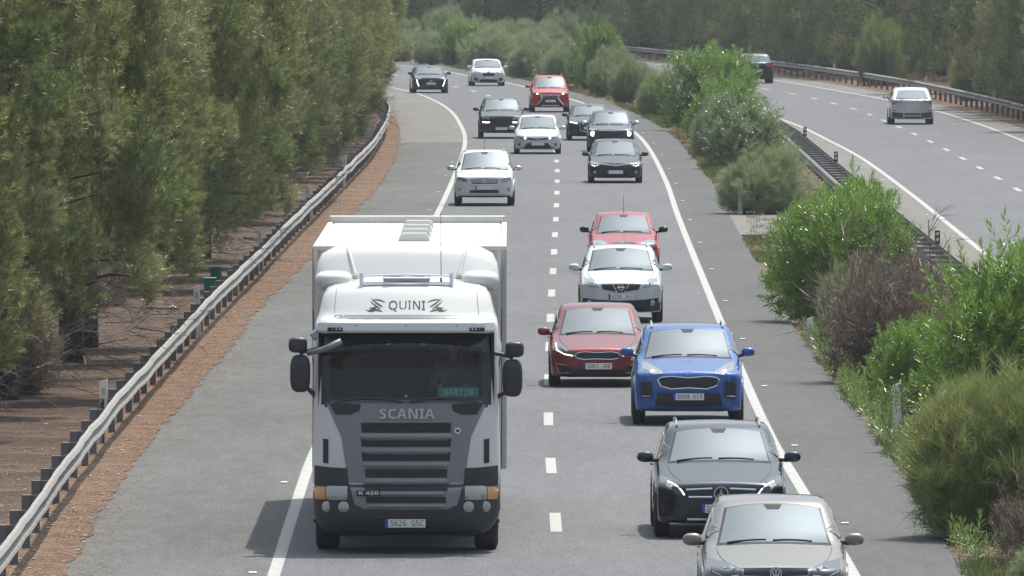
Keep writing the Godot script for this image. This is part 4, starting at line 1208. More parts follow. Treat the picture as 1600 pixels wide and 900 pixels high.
	obj("plate_ledge", s, mat("bronze_trim", lin(0.06, 0.045, 0.03), 0.6), bump)

	# mirrors
	for sd in [-1.0, 1.0]:
		var mir := Node3D.new()
		mir.name = "mirror_assembly"
		root.add_child(mir, true)
		var mx: float = sd * 1.42
		var dy: float = 0.06 if sd < 0 else 0.0
		s = stc(); s.set_smooth_group(0)
		blob(s, Vector3(mx - sd * 0.01, 2.38 + dy - 0.05, 1.12), Vector3(0.135, 0.25, 0.085), 20, 14, 3.4)
		obj("main_mirror", s, plastic, mir)
		s = stc(); s.set_smooth_group(0)
		blob(s, Vector3(mx + sd * 0.02, 2.74 + dy - 0.03, 1.12), Vector3(0.125, 0.105, 0.085), 20, 12, 3.4)
		obj("wide_mirror", s, plastic, mir)
		s = stc()
		tube(s, [Vector3(sd * 1.16, 2.66 + dy, 1.1), Vector3(sd * 1.32, 2.63 + dy, 1.12), Vector3(mx, 2.6 + dy, 1.12)], 0.028, 0.028, 8)
		obj("arm", s, plastic, mir)
		s = stc()
		tube(s, [Vector3(sd * 1.18, 2.06, 1.0), Vector3(mx - sd * 0.1, 2.14 + dy, 1.1)], 0.04, 0.03, 8)
		obj("arm", s, plastic, mir)
		s = stc()
		box(s, Vector3(mx - sd * 0.01, 2.33 + dy, 1.03), Vector3(0.22, 0.42, 0.01))
		obj("mirror_glass", s, mats.chrome, mir)
	# kerb mirror on an arm over the near-side corner of the windscreen
	var km := Node3D.new()
	km.name = "front_mirror"
	root.add_child(km, true)
	s = stc(); s.set_smooth_group(0)
	tube(s, [Vector3(-1.3, 2.66, 1.2), Vector3(-1.1, 2.72, 1.45), Vector3(-0.86, 2.83, 1.5)], 0.035, 0.045, 10)
	obj("arm", s, grey, km)
	s = stc()
	box(s, Vector3(-1.25, 2.92, 1.0), Vector3(0.17, 0.12, 0.1), 0.02, Transform3D(Basis(Vector3(0, 0, 1), 0.6), Vector3.ZERO).translated(Vector3(1.49, 1.21, 0)))
	obj("kerb_mirror", s, alu, km)

	# cab wheels, steps, arches
	for sd in [-1.0, 1.0]:
		add_wheel(root, Vector3(sd * 1.06, 0.50, 0.0), 0.50, 0.32, sd)
		s = stc()
		var arc := []
		for k in 11:
			var a := PI * k / 10.0
			arc.append(Vector3(sd * 1.16, 0.5 + sin(a) * 0.60, cos(a) * 0.60))
		tube(s, arc, 0.07, 0.07, 8)
		obj("wheel_arch", s, plastic, root)
		for yy in [0.42, 0.75]:
			s = stc()
			box(s, Vector3(sd * 1.17, yy, 0.78), Vector3(0.14, 0.05, 0.34), 0.01)
			obj("step", s, frame, root)
		s = stc()
		box(s, Vector3(sd * 1.18, 1.55, 0.25), Vector3(0.06, 0.7, 0.1), 0.01)
		obj("grab_handle", s, mats.black, root)
		# driven axle
		add_wheel(root, Vector3(sd * 1.07, 0.50, -3.7), 0.50, 0.30, sd)
		add_wheel(root, Vector3(sd * 0.74, 0.50, -3.7), 0.50, 0.30, sd)
		for tz in [-9.2, -10.5, -11.8]:
			add_wheel(root, Vector3(sd * 1.06, 0.50, tz), 0.50, 0.36, sd)
		s = stc()
		box(s, Vector3(sd * 1.0, 0.75, -1.7), Vector3(0.5, 0.6, 1.3), 0.08)
		obj("fuel_tank", s, alu, root)
	s = stc()
	box(s, Vector3(-0.4, 0.85, -5.2), Vector3(0.12, 0.22, 13.0), 0.01)
	box(s, Vector3(0.4, 0.85, -5.2), Vector3(0.12, 0.22, 13.0), 0.01)
	for az in [0.0, -3.7, -9.2, -10.5, -11.8]:
		box(s, Vector3(0, 0.5, az), Vector3(1.8, 0.14, 0.14), 0.02)
	box(s, Vector3(0, 0.75, 0.35), Vector3(0.9, 0.7, 0.9), 0.05)
	obj("chassis", s, frame, root)
	for xx in [-0.3, 0.3]:
		s = stc()
		tube(s, [Vector3(xx, 1.4, -0.9), Vector3(xx * 1.4, 1.15, -1.15), Vector3(xx, 1.5, -1.4)], 0.02, 0.02, 6)
		obj("air_line", s, mat("air_line", lin(0.35, 0.05, 0.04), 0.5), root)

	# box trailer
	var z0 := -1.32
	var z1 := -14.3
	var tr := Node3D.new()
	tr.name = "trailer"
	root.add_child(tr, true)
	s = stc()
	box(s, Vector3(0.02, 2.56, (z0 + z1) / 2), Vector3(2.56, 2.86, z0 - z1), 0.02)
	obj("trailer_body", s, box_white, tr)
	var npan := 9
	for sd in [-1.0, 1.0]:
		for k in npan:
			var za := lerpf(z0, z1, (k + 0.5) / npan)
			s = stc()
			box(s, Vector3(0.02 + sd * 1.285, 2.5, za), Vector3(0.016, 2.6, (z0 - z1) / npan - 0.03), 0.004)
			obj("side_panel", s, box_white, tr)
		s = stc()
		box(s, Vector3(0.02 + sd * 1.27, 3.985, (z0 + z1) / 2), Vector3(0.08, 0.07, z0 - z1 + 0.02), 0.012)
		obj("roof_rail", s, box_white, tr)
		s = stc()
		box(s, Vector3(0.02 + sd * 1.275, 2.5, z0 + 0.012), Vector3(0.075, 2.98, 0.07), 0.012)
		obj("corner_post", s, alu, tr)
	for k in npan:
		s = stc()
		box(s, Vector3(0.02, 3.998, lerpf(z0, z1, (k + 0.5) / npan)), Vector3(2.42, 0.014, (z0 - z1) / npan - 0.012), 0.004)
		obj("roof_panel", s, box_white, tr)
	s = stc()
	box(s, Vector3(0.02, 3.99, z0 + 0.02), Vector3(2.6, 0.075, 0.07), 0.012)
	obj("front_header", s, box_white, tr)
	s = stc()
	box(s, Vector3(0.02, 4.05, z1 + 0.02), Vector3(2.58, 0.13, 0.10), 0.015)
	obj("rear_header", s, box_white, tr)
	# roof ladder of ridged vents
	for k in 4:
		s = stc()
		var zz := -4.2 - 2.35 * k
		prism(s, PackedVector2Array([Vector2(-0.22, 0.0), Vector2(0.22, 0.0), Vector2(0.20, 0.075), Vector2(0.17, 0.105), Vector2(-0.17, 0.105), Vector2(-0.20, 0.075)]), zz - 0.8, zz, Transform3D(Basis.IDENTITY, Vector3(0.06, 4.004, 0)))
		obj("roof_vent", s, cream, tr)
	s = stc()
	box(s, Vector3(0.02, 1.06, (z0 + z1) / 2), Vector3(2.5, 0.14, z0 - z1 - 0.04), 0.02)
	obj("floor_beam", s, frame, tr)
	for sd in [-1.0, 1.0]:
		for yy in [0.48, 0.75]:
			s = stc()
			box(s, Vector3(sd * 1.22, yy, -6.6), Vector3(0.04, 0.14, 3.6), 0.01)
			obj("side_guard", s, alu, tr)
	s = stc()
	box(s, Vector3(0, 0.5, -14.2), Vector3(2.3, 0.16, 0.1), 0.02)
	obj("rear_bumper", s, frame, tr)
	s = stc()
	tube(s, [Vector3(-1.2, 3.86, z0 + 0.08), Vector3(-1.14, 3.86, z0 + 0.08)], 0.03, 0.03, 8)
	obj("marker_lamp", s, mats.amber, tr)

# ---------------------------------------------------------------- the lorry's driver
func capsules_mesh(bones: Array, cell: float, lo: Vector3, hi: Vector3, blend: float) -> ArrayMesh:     # bones: [a, b, ra, rb]; surface nets of their smooth union
	var n := Vector3i(((hi - lo) / cell).ceil()) + Vector3i.ONE
	var f := PackedFloat32Array()
	f.resize(n.x * n.y * n.z)
	for k in n.z:
		for j in n.y:
			for i in n.x:
				var p := lo + Vector3(i, j, k) * cell
				var v := 1.0
				for b in bones:
					var ab: Vector3 = b[1] - b[0]
					var t := clampf((p - b[0]).dot(ab) / maxf(1e-6, ab.length_squared()), 0, 1)
					var d: float = p.distance_to(b[0] + ab * t) - lerpf(b[2], b[3], t)
					var h := clampf(0.5 + 0.5 * (v - d) / blend, 0, 1)
					v = lerpf(v, d, h) - blend * h * (1.0 - h)
				f[i + n.x * (j + n.y * k)] = v
	var at := {}
	var s := stc()
	s.set_smooth_group(0)
	var step := [1, n.x, n.x * n.y]
	for k in n.z - 1:
		for j in n.y - 1:
			for i in n.x - 1:
				var o := i + n.x * (j + n.y * k)
				var sum := Vector3.ZERO
				var cnt := 0
				for e in 12:
					var ax := e / 4
					var u: int = (e % 4) & 1
					var w: int = (e % 4) >> 1
					var c := Vector3.ZERO
					c[(ax + 1) % 3] = u
					c[(ax + 2) % 3] = w
					var a: int = o + u * step[(ax + 1) % 3] + w * step[(ax + 2) % 3]
					var fa := f[a]
					var fb := f[a + step[ax]]
					if (fa < 0.0) != (fb < 0.0):
						c[ax] = fa / (fa - fb)
						sum += c
						cnt += 1
				if cnt > 0:
					at[o] = lo + (Vector3(i, j, k) + sum / cnt) * cell
	for o in at:
		for ax in 3:
			var b: int = step[(ax + 1) % 3]
			var c: int = step[(ax + 2) % 3]
			var fa := f[o]
			var fb := f[o + step[ax]]
			if (fa < 0.0) != (fb < 0.0) and at.has(o - b) and at.has(o - c) and at.has(o - b - c):
				var out := Vector3.ZERO
				out[ax] = 1.0 if fa < 0.0 else -1.0
				quad(s, at[o], at[o - b], at[o - b - c], at[o - c], out)
	s.generate_normals()
	return s.commit()

func driver() -> void:
	var t := thing("person", "lorry driver in a grey blue shirt holding the steering wheel", "person", Vector3(-1.405 + 0.62, 1.95, -154.1 + 0.22))
	var arm := []
	var sleeve := []
	for sd in [-1.0, 1.0]:
		var sh := Vector3(sd * 0.19, 0.50, 0.0)
		var el := Vector3(sd * 0.27, 0.26, 0.17)
		var wr := Vector3(sd * 0.20, 0.24, 0.40)
		arm += [[sh, el, 0.052, 0.042], [el, wr, 0.040, 0.028], [wr, wr + Vector3(-sd * 0.02, 0.01, 0.06), 0.036, 0.032]]
		for k in 4:
			var kn := wr + Vector3(-sd * 0.02, 0.035 - 0.022 * k, 0.075)
			arm.append([kn, kn + Vector3(-sd * 0.035, -0.005, 0.025), 0.011, 0.009])
		arm.append([wr + Vector3(-sd * 0.02, 0.02, 0.03), wr + Vector3(-sd * 0.055, 0.045, 0.05), 0.012, 0.010])
		sleeve += [[sh, sh.lerp(el, 0.7), 0.066, 0.060]]
	var head := [[Vector3(0, 0.56, 0.0), Vector3(0, 0.66, 0.02), 0.058, 0.055], [Vector3(0, 0.76, 0.02), Vector3(0, 0.79, 0.0), 0.088, 0.092], [Vector3(0, 0.69, 0.06), Vector3(0, 0.70, 0.05), 0.055, 0.06], [Vector3(0, 0.765, 0.10), Vector3(0, 0.735, 0.125), 0.012, 0.016], [Vector3(-0.092, 0.74, 0.0), Vector3(-0.096, 0.765, -0.005), 0.014, 0.016], [Vector3(0.092, 0.74, 0.0), Vector3(0.096, 0.765, -0.005), 0.014, 0.016]]
	var torso := [[Vector3(0, 0.05, -0.02), Vector3(0, 0.30, 0.0), 0.15, 0.16], [Vector3(-0.10, 0.42, 0.0), Vector3(0.10, 0.42, 0.0), 0.115, 0.115], [Vector3(-0.16, 0.50, 0.0), Vector3(0.16, 0.50, 0.0), 0.065, 0.065]]
	var body := torso + head + arm
	put("body", capsules_mesh(body, 0.016, Vector3(-0.42, -0.12, -0.22), Vector3(0.42, 0.92, 0.54), 0.022), mat("skin", lin(0.42, 0.25, 0.17), 0.6), t)
	for b in torso:
		b[2] += 0.012
		b[3] += 0.012
	put("shirt", capsules_mesh(torso + sleeve, 0.02, Vector3(-0.42, -0.14, -0.24), Vector3(0.42, 0.64, 0.24), 0.04), mat("shirt", lin(0.16, 0.18, 0.21), 0.9), t)
	put("hair", capsules_mesh([[Vector3(0, 0.80, -0.03), Vector3(0, 0.82, -0.015), 0.095, 0.098]], 0.016, Vector3(-0.12, 0.66, -0.16), Vector3(0.12, 0.94, 0.12), 0.02), mat("hair", lin(0.02, 0.015, 0.01), 0.7), t)
	for sd in [-1.0, 1.0]:
		var s := stc()
		blob(s, Vector3(sd * 0.034, 0.775, 0.098), Vector3(0.014, 0.010, 0.010), 8, 6)
		obj("eye", s, mat("eye", lin(0.03, 0.025, 0.02), 0.3), t)
	var m := stc()
	box(m, Vector3(0, 0.695, 0.112), Vector3(0.05, 0.010, 0.012), 0.004)
	obj("mouth", m, mat("lips", lin(0.30, 0.12, 0.10), 0.6), t)

# ---------------------------------------------------------------- ground, road, barriers
func strip(a: Callable, b: Callable, d0: float, d1: float, step: float, y: float, cells := 1, tone := 0.0, seed_ := 1) -> SurfaceTool:
	var nz := FastNoiseLite.new()
	nz.seed = seed_
	nz.frequency = 0.02
	var s := SurfaceTool.new()
	s.begin(Mesh.PRIMITIVE_TRIANGLES)
	var n := int(ceil((d1 - d0) / step))
	for i in n:
		var da := d0 + (d1 - d0) * i / n
		var db := d0 + (d1 - d0) * (i + 1) / n
		var xa0: float = a.call(da)
		var xa1: float = a.call(db)
		var xb0: float = b.call(da)
		var xb1: float = b.call(db)
		for k in cells:
			var u0 := float(k) / cells
			var u1 := float(k + 1) / cells
			var p := [Vector3(lerpf(xa0, xb0, u0), y, -da), Vector3(lerpf(xa1, xb1, u0), y, -db), Vector3(lerpf(xa1, xb1, u1), y, -db), Vector3(lerpf(xa0, xb0, u1), y, -da)]
			for q in [0, 1, 2, 0, 2, 3]:
				var v: Vector3 = p[q]
				if tone > 0.0:
					var t := 1.0 + tone * nz.get_noise_2d(v.x * 9.0, v.z * 0.5)
					s.set_color(Color(t, t, t))
				s.set_normal(Vector3.UP)
				s.add_vertex(v)
	return s

func struct(called: String, s: SurfaceTool, m: Material) -> MeshInstance3D:
	var o := put(called, s.commit(), m)
	o.set_meta("kind", "structure")
	return o

func near_line(t: Array, off := 0.0) -> Callable:
	return func(d: float) -> float: return tab(t, d) + off

func setting() -> void:
	var soil := ground_mat("soil", noise_tex(512, lin(0.055, 0.038, 0.026), lin(0.17, 0.125, 0.085), [[0.004, 0.6, 1], [0.03, 0.7, 2], [0.5, 0.7, 3]], 1.2), 5.0)
	var litter := ground_mat("litter", noise_tex(768, lin(0.062, 0.036, 0.023), lin(0.205, 0.130, 0.082), [[0.004, 0.5, 4], [0.02, 0.5, 5], [0.12, 0.9, 6], [0.6, 0.8, 7]], 1.2), 6.0)
	var lane := ground_mat("lane_asphalt", noise_tex(768, lin(0.078, 0.078, 0.082), lin(0.158, 0.158, 0.165), [[0.003, 0.22, 8], [0.02, 0.25, 9], [0.6, 0.9, 10]], 1.0), 6.0, 0.75, true, 0.12)
	var hard := ground_mat("shoulder_asphalt", noise_tex(768, lin(0.066, 0.066, 0.064), lin(0.146, 0.145, 0.140), [[0.003, 0.3, 13], [0.02, 0.3, 14], [0.6, 0.9, 15]], 1.0), 6.0, 0.8, true, 0.16)
	var inner := ground_mat("inner_asphalt", noise_tex(768, lin(0.064, 0.064, 0.064), lin(0.112, 0.110, 0.107), [[0.003, 0.3, 16], [0.02, 0.3, 17], [0.6, 1.0, 18]], 1.1), 6.0, 0.8, true, 0.16)
	var old := ground_mat("old_asphalt", noise_tex(512, lin(0.122, 0.117, 0.108), lin(0.178, 0.171, 0.157), [[0.006, 0.6, 19], [0.6, 0.8, 20]], 1.0), 6.0, 0.8, true, 0.15)
	var line := ground_mat("road_paint", noise_tex(512, lin(0.26, 0.255, 0.242), lin(0.44, 0.435, 0.415), [[0.01, 0.6, 21], [0.1, 0.6, 22], [0.5, 0.7, 23]], 1.3), 1.6, 0.6)

	var g := SurfaceTool.new()
	g.begin(Mesh.PRIMITIVE_TRIANGLES)
	g.set_normal(Vector3.UP)
	quad(g, Vector3(-900, -0.05, 60), Vector3(900, -0.05, 60), Vector3(900, -0.05, -3200), Vector3(-900, -0.05, -3200), Vector3.UP)
	g.generate_normals()
	struct("ground", g, soil)
	var ragged := FastNoiseLite.new()
	ragged.seed = 5
	ragged.frequency = 0.35
	var shaded_litter := ground_mat("shaded_litter", noise_tex(512, lin(0.027, 0.018, 0.013), lin(0.115, 0.073, 0.050), [[0.006, 0.7, 24], [0.03, 0.6, 25], [0.5, 0.8, 26]], 1.3), 6.0)  # darker copy of the litter: shade under the pines put into its colour
	struct("forest_floor", strip(func(d: float) -> float: return tab(RAIL_L, d) - 60.0, func(d: float) -> float: return tab(RAIL_L, d) - 0.35 + 0.25 * ragged.get_noise_1d(d * 0.5 + 50.0), 100.0, 700.0, 0.5, 0.018), shaded_litter)
	struct("verge", strip(func(d: float) -> float: return tab(RAIL_L, d) - 1.2, func(d: float) -> float: return tab(PAVE_L, d) + 0.16 * ragged.get_noise_1d(d) + 0.07 * ragged.get_noise_1d(d * 5.0 + 300.0), 100.0, 700.0, 0.5, 0.012), litter)
	struct("forest_floor", strip(func(d: float) -> float: return tab(OPP_RAIL, d) - 0.9 + 0.25 * ragged.get_noise_1d(d * 0.6), func(d: float) -> float: return tab(OPP_RAIL, d) + 90.0, 100.0, 860.0, 2.0, 0.012), litter)
	var e := 0.1
	struct("hard_shoulder", strip(near_line(PAVE_L, -0.5), near_line(LINE_L, -e), 100, 458, 2.0, 0.0, 4, 0.10, 31), hard)
	struct("hard_shoulder", strip(near_line(PAVE_L, -0.5), near_line(LINE_L, -e), 458, 860, 2.0, 0.0, 4, 0.06, 32), old)
	var road := struct("road", strip(near_line(LINE_L, -e), near_line(LINE_R, e), 100, 860, 2.0, 0.0, 8, 0.05, 33), lane)
	struct("inner_shoulder", strip(near_line(LINE_R, e), func(d: float) -> float: return tab(PAVE_R, d) + 0.06 * ragged.get_noise_1d(d * 1.7 + 90.0), 100, 860, 0.7, 0.0, 2, 0.10, 34), inner)
	var opp := struct("road", strip(near_line(OPP_L, -e), near_line(OPP_R, e), 100, 860, 2.0, 0.0, 8, 0.05, 35), lane)
	struct("inner_shoulder", strip(near_line(RAIL_M, 0.6), near_line(OPP_L, -e), 100, 860, 2.0, 0.0, 2, 0.06, 36), old)
	struct("hard_shoulder", strip(near_line(OPP_R, e), near_line(OPP_RAIL, -0.5), 100, 860, 2.0, 0.0, 3, 0.08, 37), old)
	struct("concrete_pad", strip(near_line(PAVE_R, -0.05), near_line(PAVE_R, 2.4), 316, 343, 2.0, 0.004, 2, 0.05, 38), old)
	for l in [[road, LINE_L], [road, LINE_R], [opp, OPP_L], [opp, OPP_R]]:
		put("edge_line", strip(near_line(l[1], -0.082), near_line(l[1], 0.082), 100, 860, 1.5, 0.004).commit(), line, l[0])
	for k in 36:
		var d := 109.25 + 17.25 * k
		put("lane_dash", strip(near_line(LINE_C, -0.08), near_line(LINE_C, 0.08), d - 2.6, d + 2.6, 1.3, 0.004).commit(), line, road)
		d = 233.5 + 17.4 * k
		if d < 840:
			put("lane_dash", strip(near_line(OPP_C, -0.085), near_line(OPP_C, 0.085), d - 2.5, d + 2.5, 1.3, 0.004).commit(), line, opp)

	# raised reflecting studs beside the edge lines
	var ss := stc()
	box(ss, Vector3(0, 0.012, 0), Vector3(0.11, 0.03, 0.10), 0.008)
	ss.generate_normals()
	var stud := ss.commit()
	var stud_mat := mat("stud", lin(0.75, 0.75, 0.72), 0.4)
	for k in 18:
		var d := 136.0 + 24.5 * k
		tag(_at(put("road_stud", stud, stud_mat), on(LINE_R, d, 0.0, 0.30)), "small white road stud beside the median side edge line", "road stud", "studs beside the median side line")
		tag(_at(put("road_stud", stud, stud_mat), on(LINE_L, d + 12.0, 0.0, -0.28)), "small white road stud on the hard shoulder by the pines", "road stud", "studs on the pine side shoulder")
		if k > 3:
			tag(_at(put("road_stud", stud, stud_mat), on(OPP_L, d + 6.0, 0.0, -0.32)), "small white road stud beside the far carriageway line", "road stud", "studs beside the far carriageway")
	barriers()

func _at(o: Node3D, p: Vector3, turn := 0.0) -> Node3D:
	o.position = p
	o.rotation.y = turn
	return o

# W-shaped beam, one section between two points; face says to which side it bulges
func beam(s: SurfaceTool, a: Vector3, b: Vector3, top: float, face: float, sag := Vector2.ZERO) -> void:
	var prof := [[0.0, 0.0], [-0.02, 0.035], [-0.07, 0.07], [-0.105, 0.055], [-0.145, 0.012], [-0.175, 0.012], [-0.215, 0.055], [-0.25, 0.07], [-0.30, 0.035], [-0.31, 0.0]]
	var dir := (b - a).normalized()
	var n := dir.cross(Vector3.UP) * face
	for k in prof.size() - 1:
		var p: Array = prof[k]
		var q: Array = prof[k + 1]
		var nn: Vector3 = n * -(q[0] - p[0]) + Vector3.UP * (q[1] - p[1])
		var seg := 3
		for i in seg:
			var u0 := float(i) / seg
			var u1 := float(i + 1) / seg
			var o0 := Vector3(0, top + sag.x * sin(u0 * PI), 0) + n * sag.y * sin(u0 * PI)
			var o1 := Vector3(0, top + sag.x * sin(u1 * PI), 0) + n * sag.y * sin(u1 * PI)
			var pa := a.lerp(b, u0) + o0
			var pb := a.lerp(b, u1) + o1
			quad(s, pa + n * p[1] + Vector3(0, p[0], 0), pb + n * p[1] + Vector3(0, p[0], 0), pb + n * q[1] + Vector3(0, q[0], 0), pa + n * q[1] + Vector3(0, q[0], 0), nn)

func barriers() -> void:
	var zinc := mat("zinc", Color.WHITE, 0.7, 0.1)
	zinc.albedo_texture = noise_tex(256, lin(0.17, 0.16, 0.152), lin(0.33, 0.317, 0.30), [[0.02, 0.8, 41], [0.2, 0.8, 42]], 1.3)
	zinc.uv1_triplanar = true
	zinc.uv1_scale = Vector3.ONE * 0.8
	var post := mat("post_steel", lin(0.15, 0.15, 0.152), 0.7, 0.1)
	rng.seed = 77
	var joint := mat("joint", lin(0.16, 0.15, 0.14), 0.8)
	# along the pines
	var root := thing("guardrail", "weathered steel guardrail running along the pine wood verge", "guardrail", on(RAIL_L, 130.0))
	var base := root.position
	var ps := stc()
	box(ps, Vector3(0.0, 0.30, 0), Vector3(0.11, 0.84, 0.10), 0.006)
	ps.generate_normals()
	var post_mesh := ps.commit()
	ps = stc()
	box(ps, Vector3(0.08, 0.62, -0.03), Vector3(0.28, 0.19, 0.016), 0.003)
	ps.generate_normals()
	var block_mesh := ps.commit()
	var d := 130.0
	var jit := []
	for k in 130:
		jit.append([rng.randf_range(-0.018, 0.018), rng.randf_range(-0.016, 0.016)])
	var k := 0
	while d < 640.0:
		var a := on(RAIL_L, d, jit[k][1], jit[k][0])
		var b := on(RAIL_L, d + 4.02, jit[k + 1][1], jit[k + 1][0])
		var s := stc()
		beam(s, a - base + Vector3(0.22, 0, 0), b - base + Vector3(0.226, 0, 0), 0.78, 1.0, Vector2(rng.randf_range(-0.008, 0.010), rng.randf_range(-0.012, 0.012)))
		obj("beam", s, zinc, root)
		s = stc()
		beam(s, a - base + Vector3(0.222, 0, 0.06), a - base + Vector3(0.222, 0, -0.06), 0.782, 1.05)
		obj("joint", s, joint, root)
		var o := put("post", post_mesh, post, root)
		o.position = a - base
		o.rotation.y = heading(RAIL_L, d)
		o = put("spacer", block_mesh, post, root)
		o.position = a - base
		o.rotation.y = heading(RAIL_L, d)
		d += 4.0
		k += 1
	# in the median: two beams joined by spacers
	root = thing("median_barrier", "twin steel barrier with ladder like spacers in the median", "guardrail", on(RAIL_M, 236.0))
	base = root.position
	ps = stc()
	box(ps, Vector3(0.36, 0.62, 0), Vector3(0.66, 0.07, 0.07), 0.005)
	ps.generate_normals()
	var rung := ps.commit()
	ps = stc()
	box(ps, Vector3(0.36, 0.22, 0), Vector3(0.12, 0.54, 0.08), 0.005)
	ps.generate_normals()
	var mpost := ps.commit()
	d = 236.0
	while d < 470.0:
		var a := on(RAIL_M, d) - base
		var b := on(RAIL_M, d + 4.0) - base
		var s := stc()
		beam(s, a, b, 0.70, -1.0)
		obj("beam", s, zinc, root)
		s = stc()
		beam(s, a + Vector3(0.72, 0, 0), b + Vector3(0.72, 0, 0), 0.70, 1.0)
		obj("beam", s, zinc, root)
		var o := put("spacer", rung, post, root)
		o.position = a
		o = put("post", mpost, post, root)
		o.position = a
		d += 4.0
	# beyond the far carriageway
	root = thing("guardrail", "steel guardrail curving along the far carriageway below dark trees", "guardrail", on(OPP_RAIL, 450.0))
	base = root.position
	ps = stc()
	box(ps, Vector3(0.05, 0.28, 0), Vector3(0.14, 0.6, 0.10), 0.005)
	ps.generate_normals()
	var opost := ps.commit()
	d = 450.0
	while d < 830.0:
		var a := on(OPP_RAIL, d) - base
		var b := on(OPP_RAIL, d + 4.0) - base
		var s := stc()
		beam(s, a, b, 0.75, -1.0)
		obj("beam", s, zinc, root)
		var o := put("post", opost, post, root)
		o.position = a
		d += 4.0
	# delineators
	var plastic := mat("delineator_white", lin(0.62, 0.62, 0.61), 0.5)
	var refl := mat("reflector_amber", lin(0.45, 0.40, 0.2), 0.3)
	var mk := func(at: Vector3, h: float, label: String, group: String, turn: float, lean: float) -> void:
		var t := thing("marker_post", label, "marker post", at, turn, group)
		t.rotation.z = lean
		var s := stc()
		prism(s, PackedVector2Array([Vector2(-0.065, 0), Vector2(0.065, 0), Vector2(0.065, h), Vector2(-0.065, h - 0.05)]), -0.05, 0.05)
		obj("post", s, plastic, t)
		s = stc()
		box(s, Vector3(0, h - 0.2, 0.053), Vector3(0.05, 0.12, 0.012), 0.002)
		obj("reflector", s, refl, t)
	for q in [[186.0, 0.0], [236.0, 0.02], [282.0, 0.02], [333.0, 0.02], [376.0, 0.03], [430.0, 0.0]]:
		mk.call(on(RAIL_L, q[0], 0.0, q[1]), 1.05, "white marker post rising behind the pine side guardrail", "marker posts behind the pine side guardrail", 0.0, rng.randf_range(-0.05, 0.12))
	mk.call(Vector3(6.25, 0, -187.0), 0.95, "white marker post among yellow flowers beside the green broom", "", 0.0, 0.0)
	mk.call(Vector3(5.97, 0, -230.0), 0.6, "short white marker post at the foot of the brown dead shrub", "", 0.0, 0.03)
	mk.call(Vector3(6.72, 0, -339.0), 1.0, "white marker post in front of the round grey broom", "", 0.0, 0.0)
	mk.call(Vector3(-1.95, 0, -707.0), 1.0, "distant white marker post in front of the median brooms", "", 0.0, 0.0)
	mk.call(Vector3(4.6, 0, -592.0), 0.5, "distant short white marker post at the median grass edge", "", 0.0, 0.0)
	for q in [540.0, 592.0, 655.0]:
		mk.call(on(OPP_RAIL, q, 0.0, 0.5), 0.98, "pale marker post behind the far carriageway guardrail", "marker posts behind the far guardrail", 0.0, 0.0)
	# barrier-top reflectors
	for q in [433.0, 384.0, 336.0, 281.0]:
		var t := thing("barrier_reflector", "small black and white reflector standing on the median barrier", "reflector", on(RAIL_M, q, 0.70, 0.72), 0.0, "reflectors on the median barrier")
		var s := stc()
		box(s, Vector3(0, 0.15, 0), Vector3(0.13, 0.34, 0.03), 0.01)
		obj("plate", s, mats.gloss_black, t)
		for yy in [0.10, 0.24]:
			s = stc()
			prism(s, PackedVector2Array([Vector2(-0.045, yy - 0.04), Vector2(0.03, yy - 0.04), Vector2(0.045, yy + 0.04), Vector2(-0.03, yy + 0.03)]), 0.017, 0.022)
			obj("mark", s, plastic, t)
	# two green boxes by the pines
	for q in [[262.0, -0.60, 0.27], [272.5, -0.80, 0.22]]:
		var t := thing("utility_box", "dark green utility box on a short leg behind the guardrail" if q[0] < 265 else "second green utility box, standing behind the other green box", "utility box", on(RAIL_L, q[0], 0.0, q[1]), 0.0)
		var s := stc()
		box(s, Vector3(0, q[2], 0), Vector3(0.26, 0.27, 0.22), 0.015)
		obj("cabinet", s, mat("cabinet_green", lin(0.012, 0.105, 0.085), 0.4), t)
		s = stc()
		box(s, Vector3(0, q[2] + 0.15, 0), Vector3(0.30, 0.035, 0.25), 0.01)
		obj("lid", s, mat("lid_green", lin(0.10, 0.30, 0.26), 0.4), t)
		s = stc()
		box(s, Vector3(0, (q[2] - 0.13) / 2, 0), Vector3(0.08, q[2] - 0.13, 0.08))
		obj("leg", s, post, t)
	# litter on the pine side
	var bag := thing("plastic_litter", "crumpled white plastic litter on the pine needles", "litter", Vector3(-7.4, 0.05, -251.0))
	var bs := stc()
	bs.set_smooth_group(0)
	blob(bs, Vector3(0, 0.05, 0), Vector3(0.085, 0.05, 0.07), 12, 8, 2.6)
	obj("bag", bs, plastic, bag)

# ---------------------------------------------------------------- plants
func leaf_tri(s: SurfaceTool, a: Vector3, b: Vector3, c: Vector3, col: Color) -> void:
	var n := (c - a).cross(b - a).normalized()
	for p in [a, b, c]:
		s.set_color(col)
		s.set_normal(n)
		s.add_vertex(p)

func rand_dir() -> Vector3:
	var z := rng.randf_range(-1, 1)
	var a := rng.randf_range(0, TAU)
	var r := sqrt(1 - z * z)
	return Vector3(r * cos(a), z, r * sin(a))

func vary(c: Color, k: float) -> Color:
	var t := rng.randf_range(1.0 - k, 1.0 + k)
	var w := rng.randf_range(-k, k) * 0.35
	return Color(c.r * t * (1.0 + w), c.g * t, c.b * t * (1.0 - w))

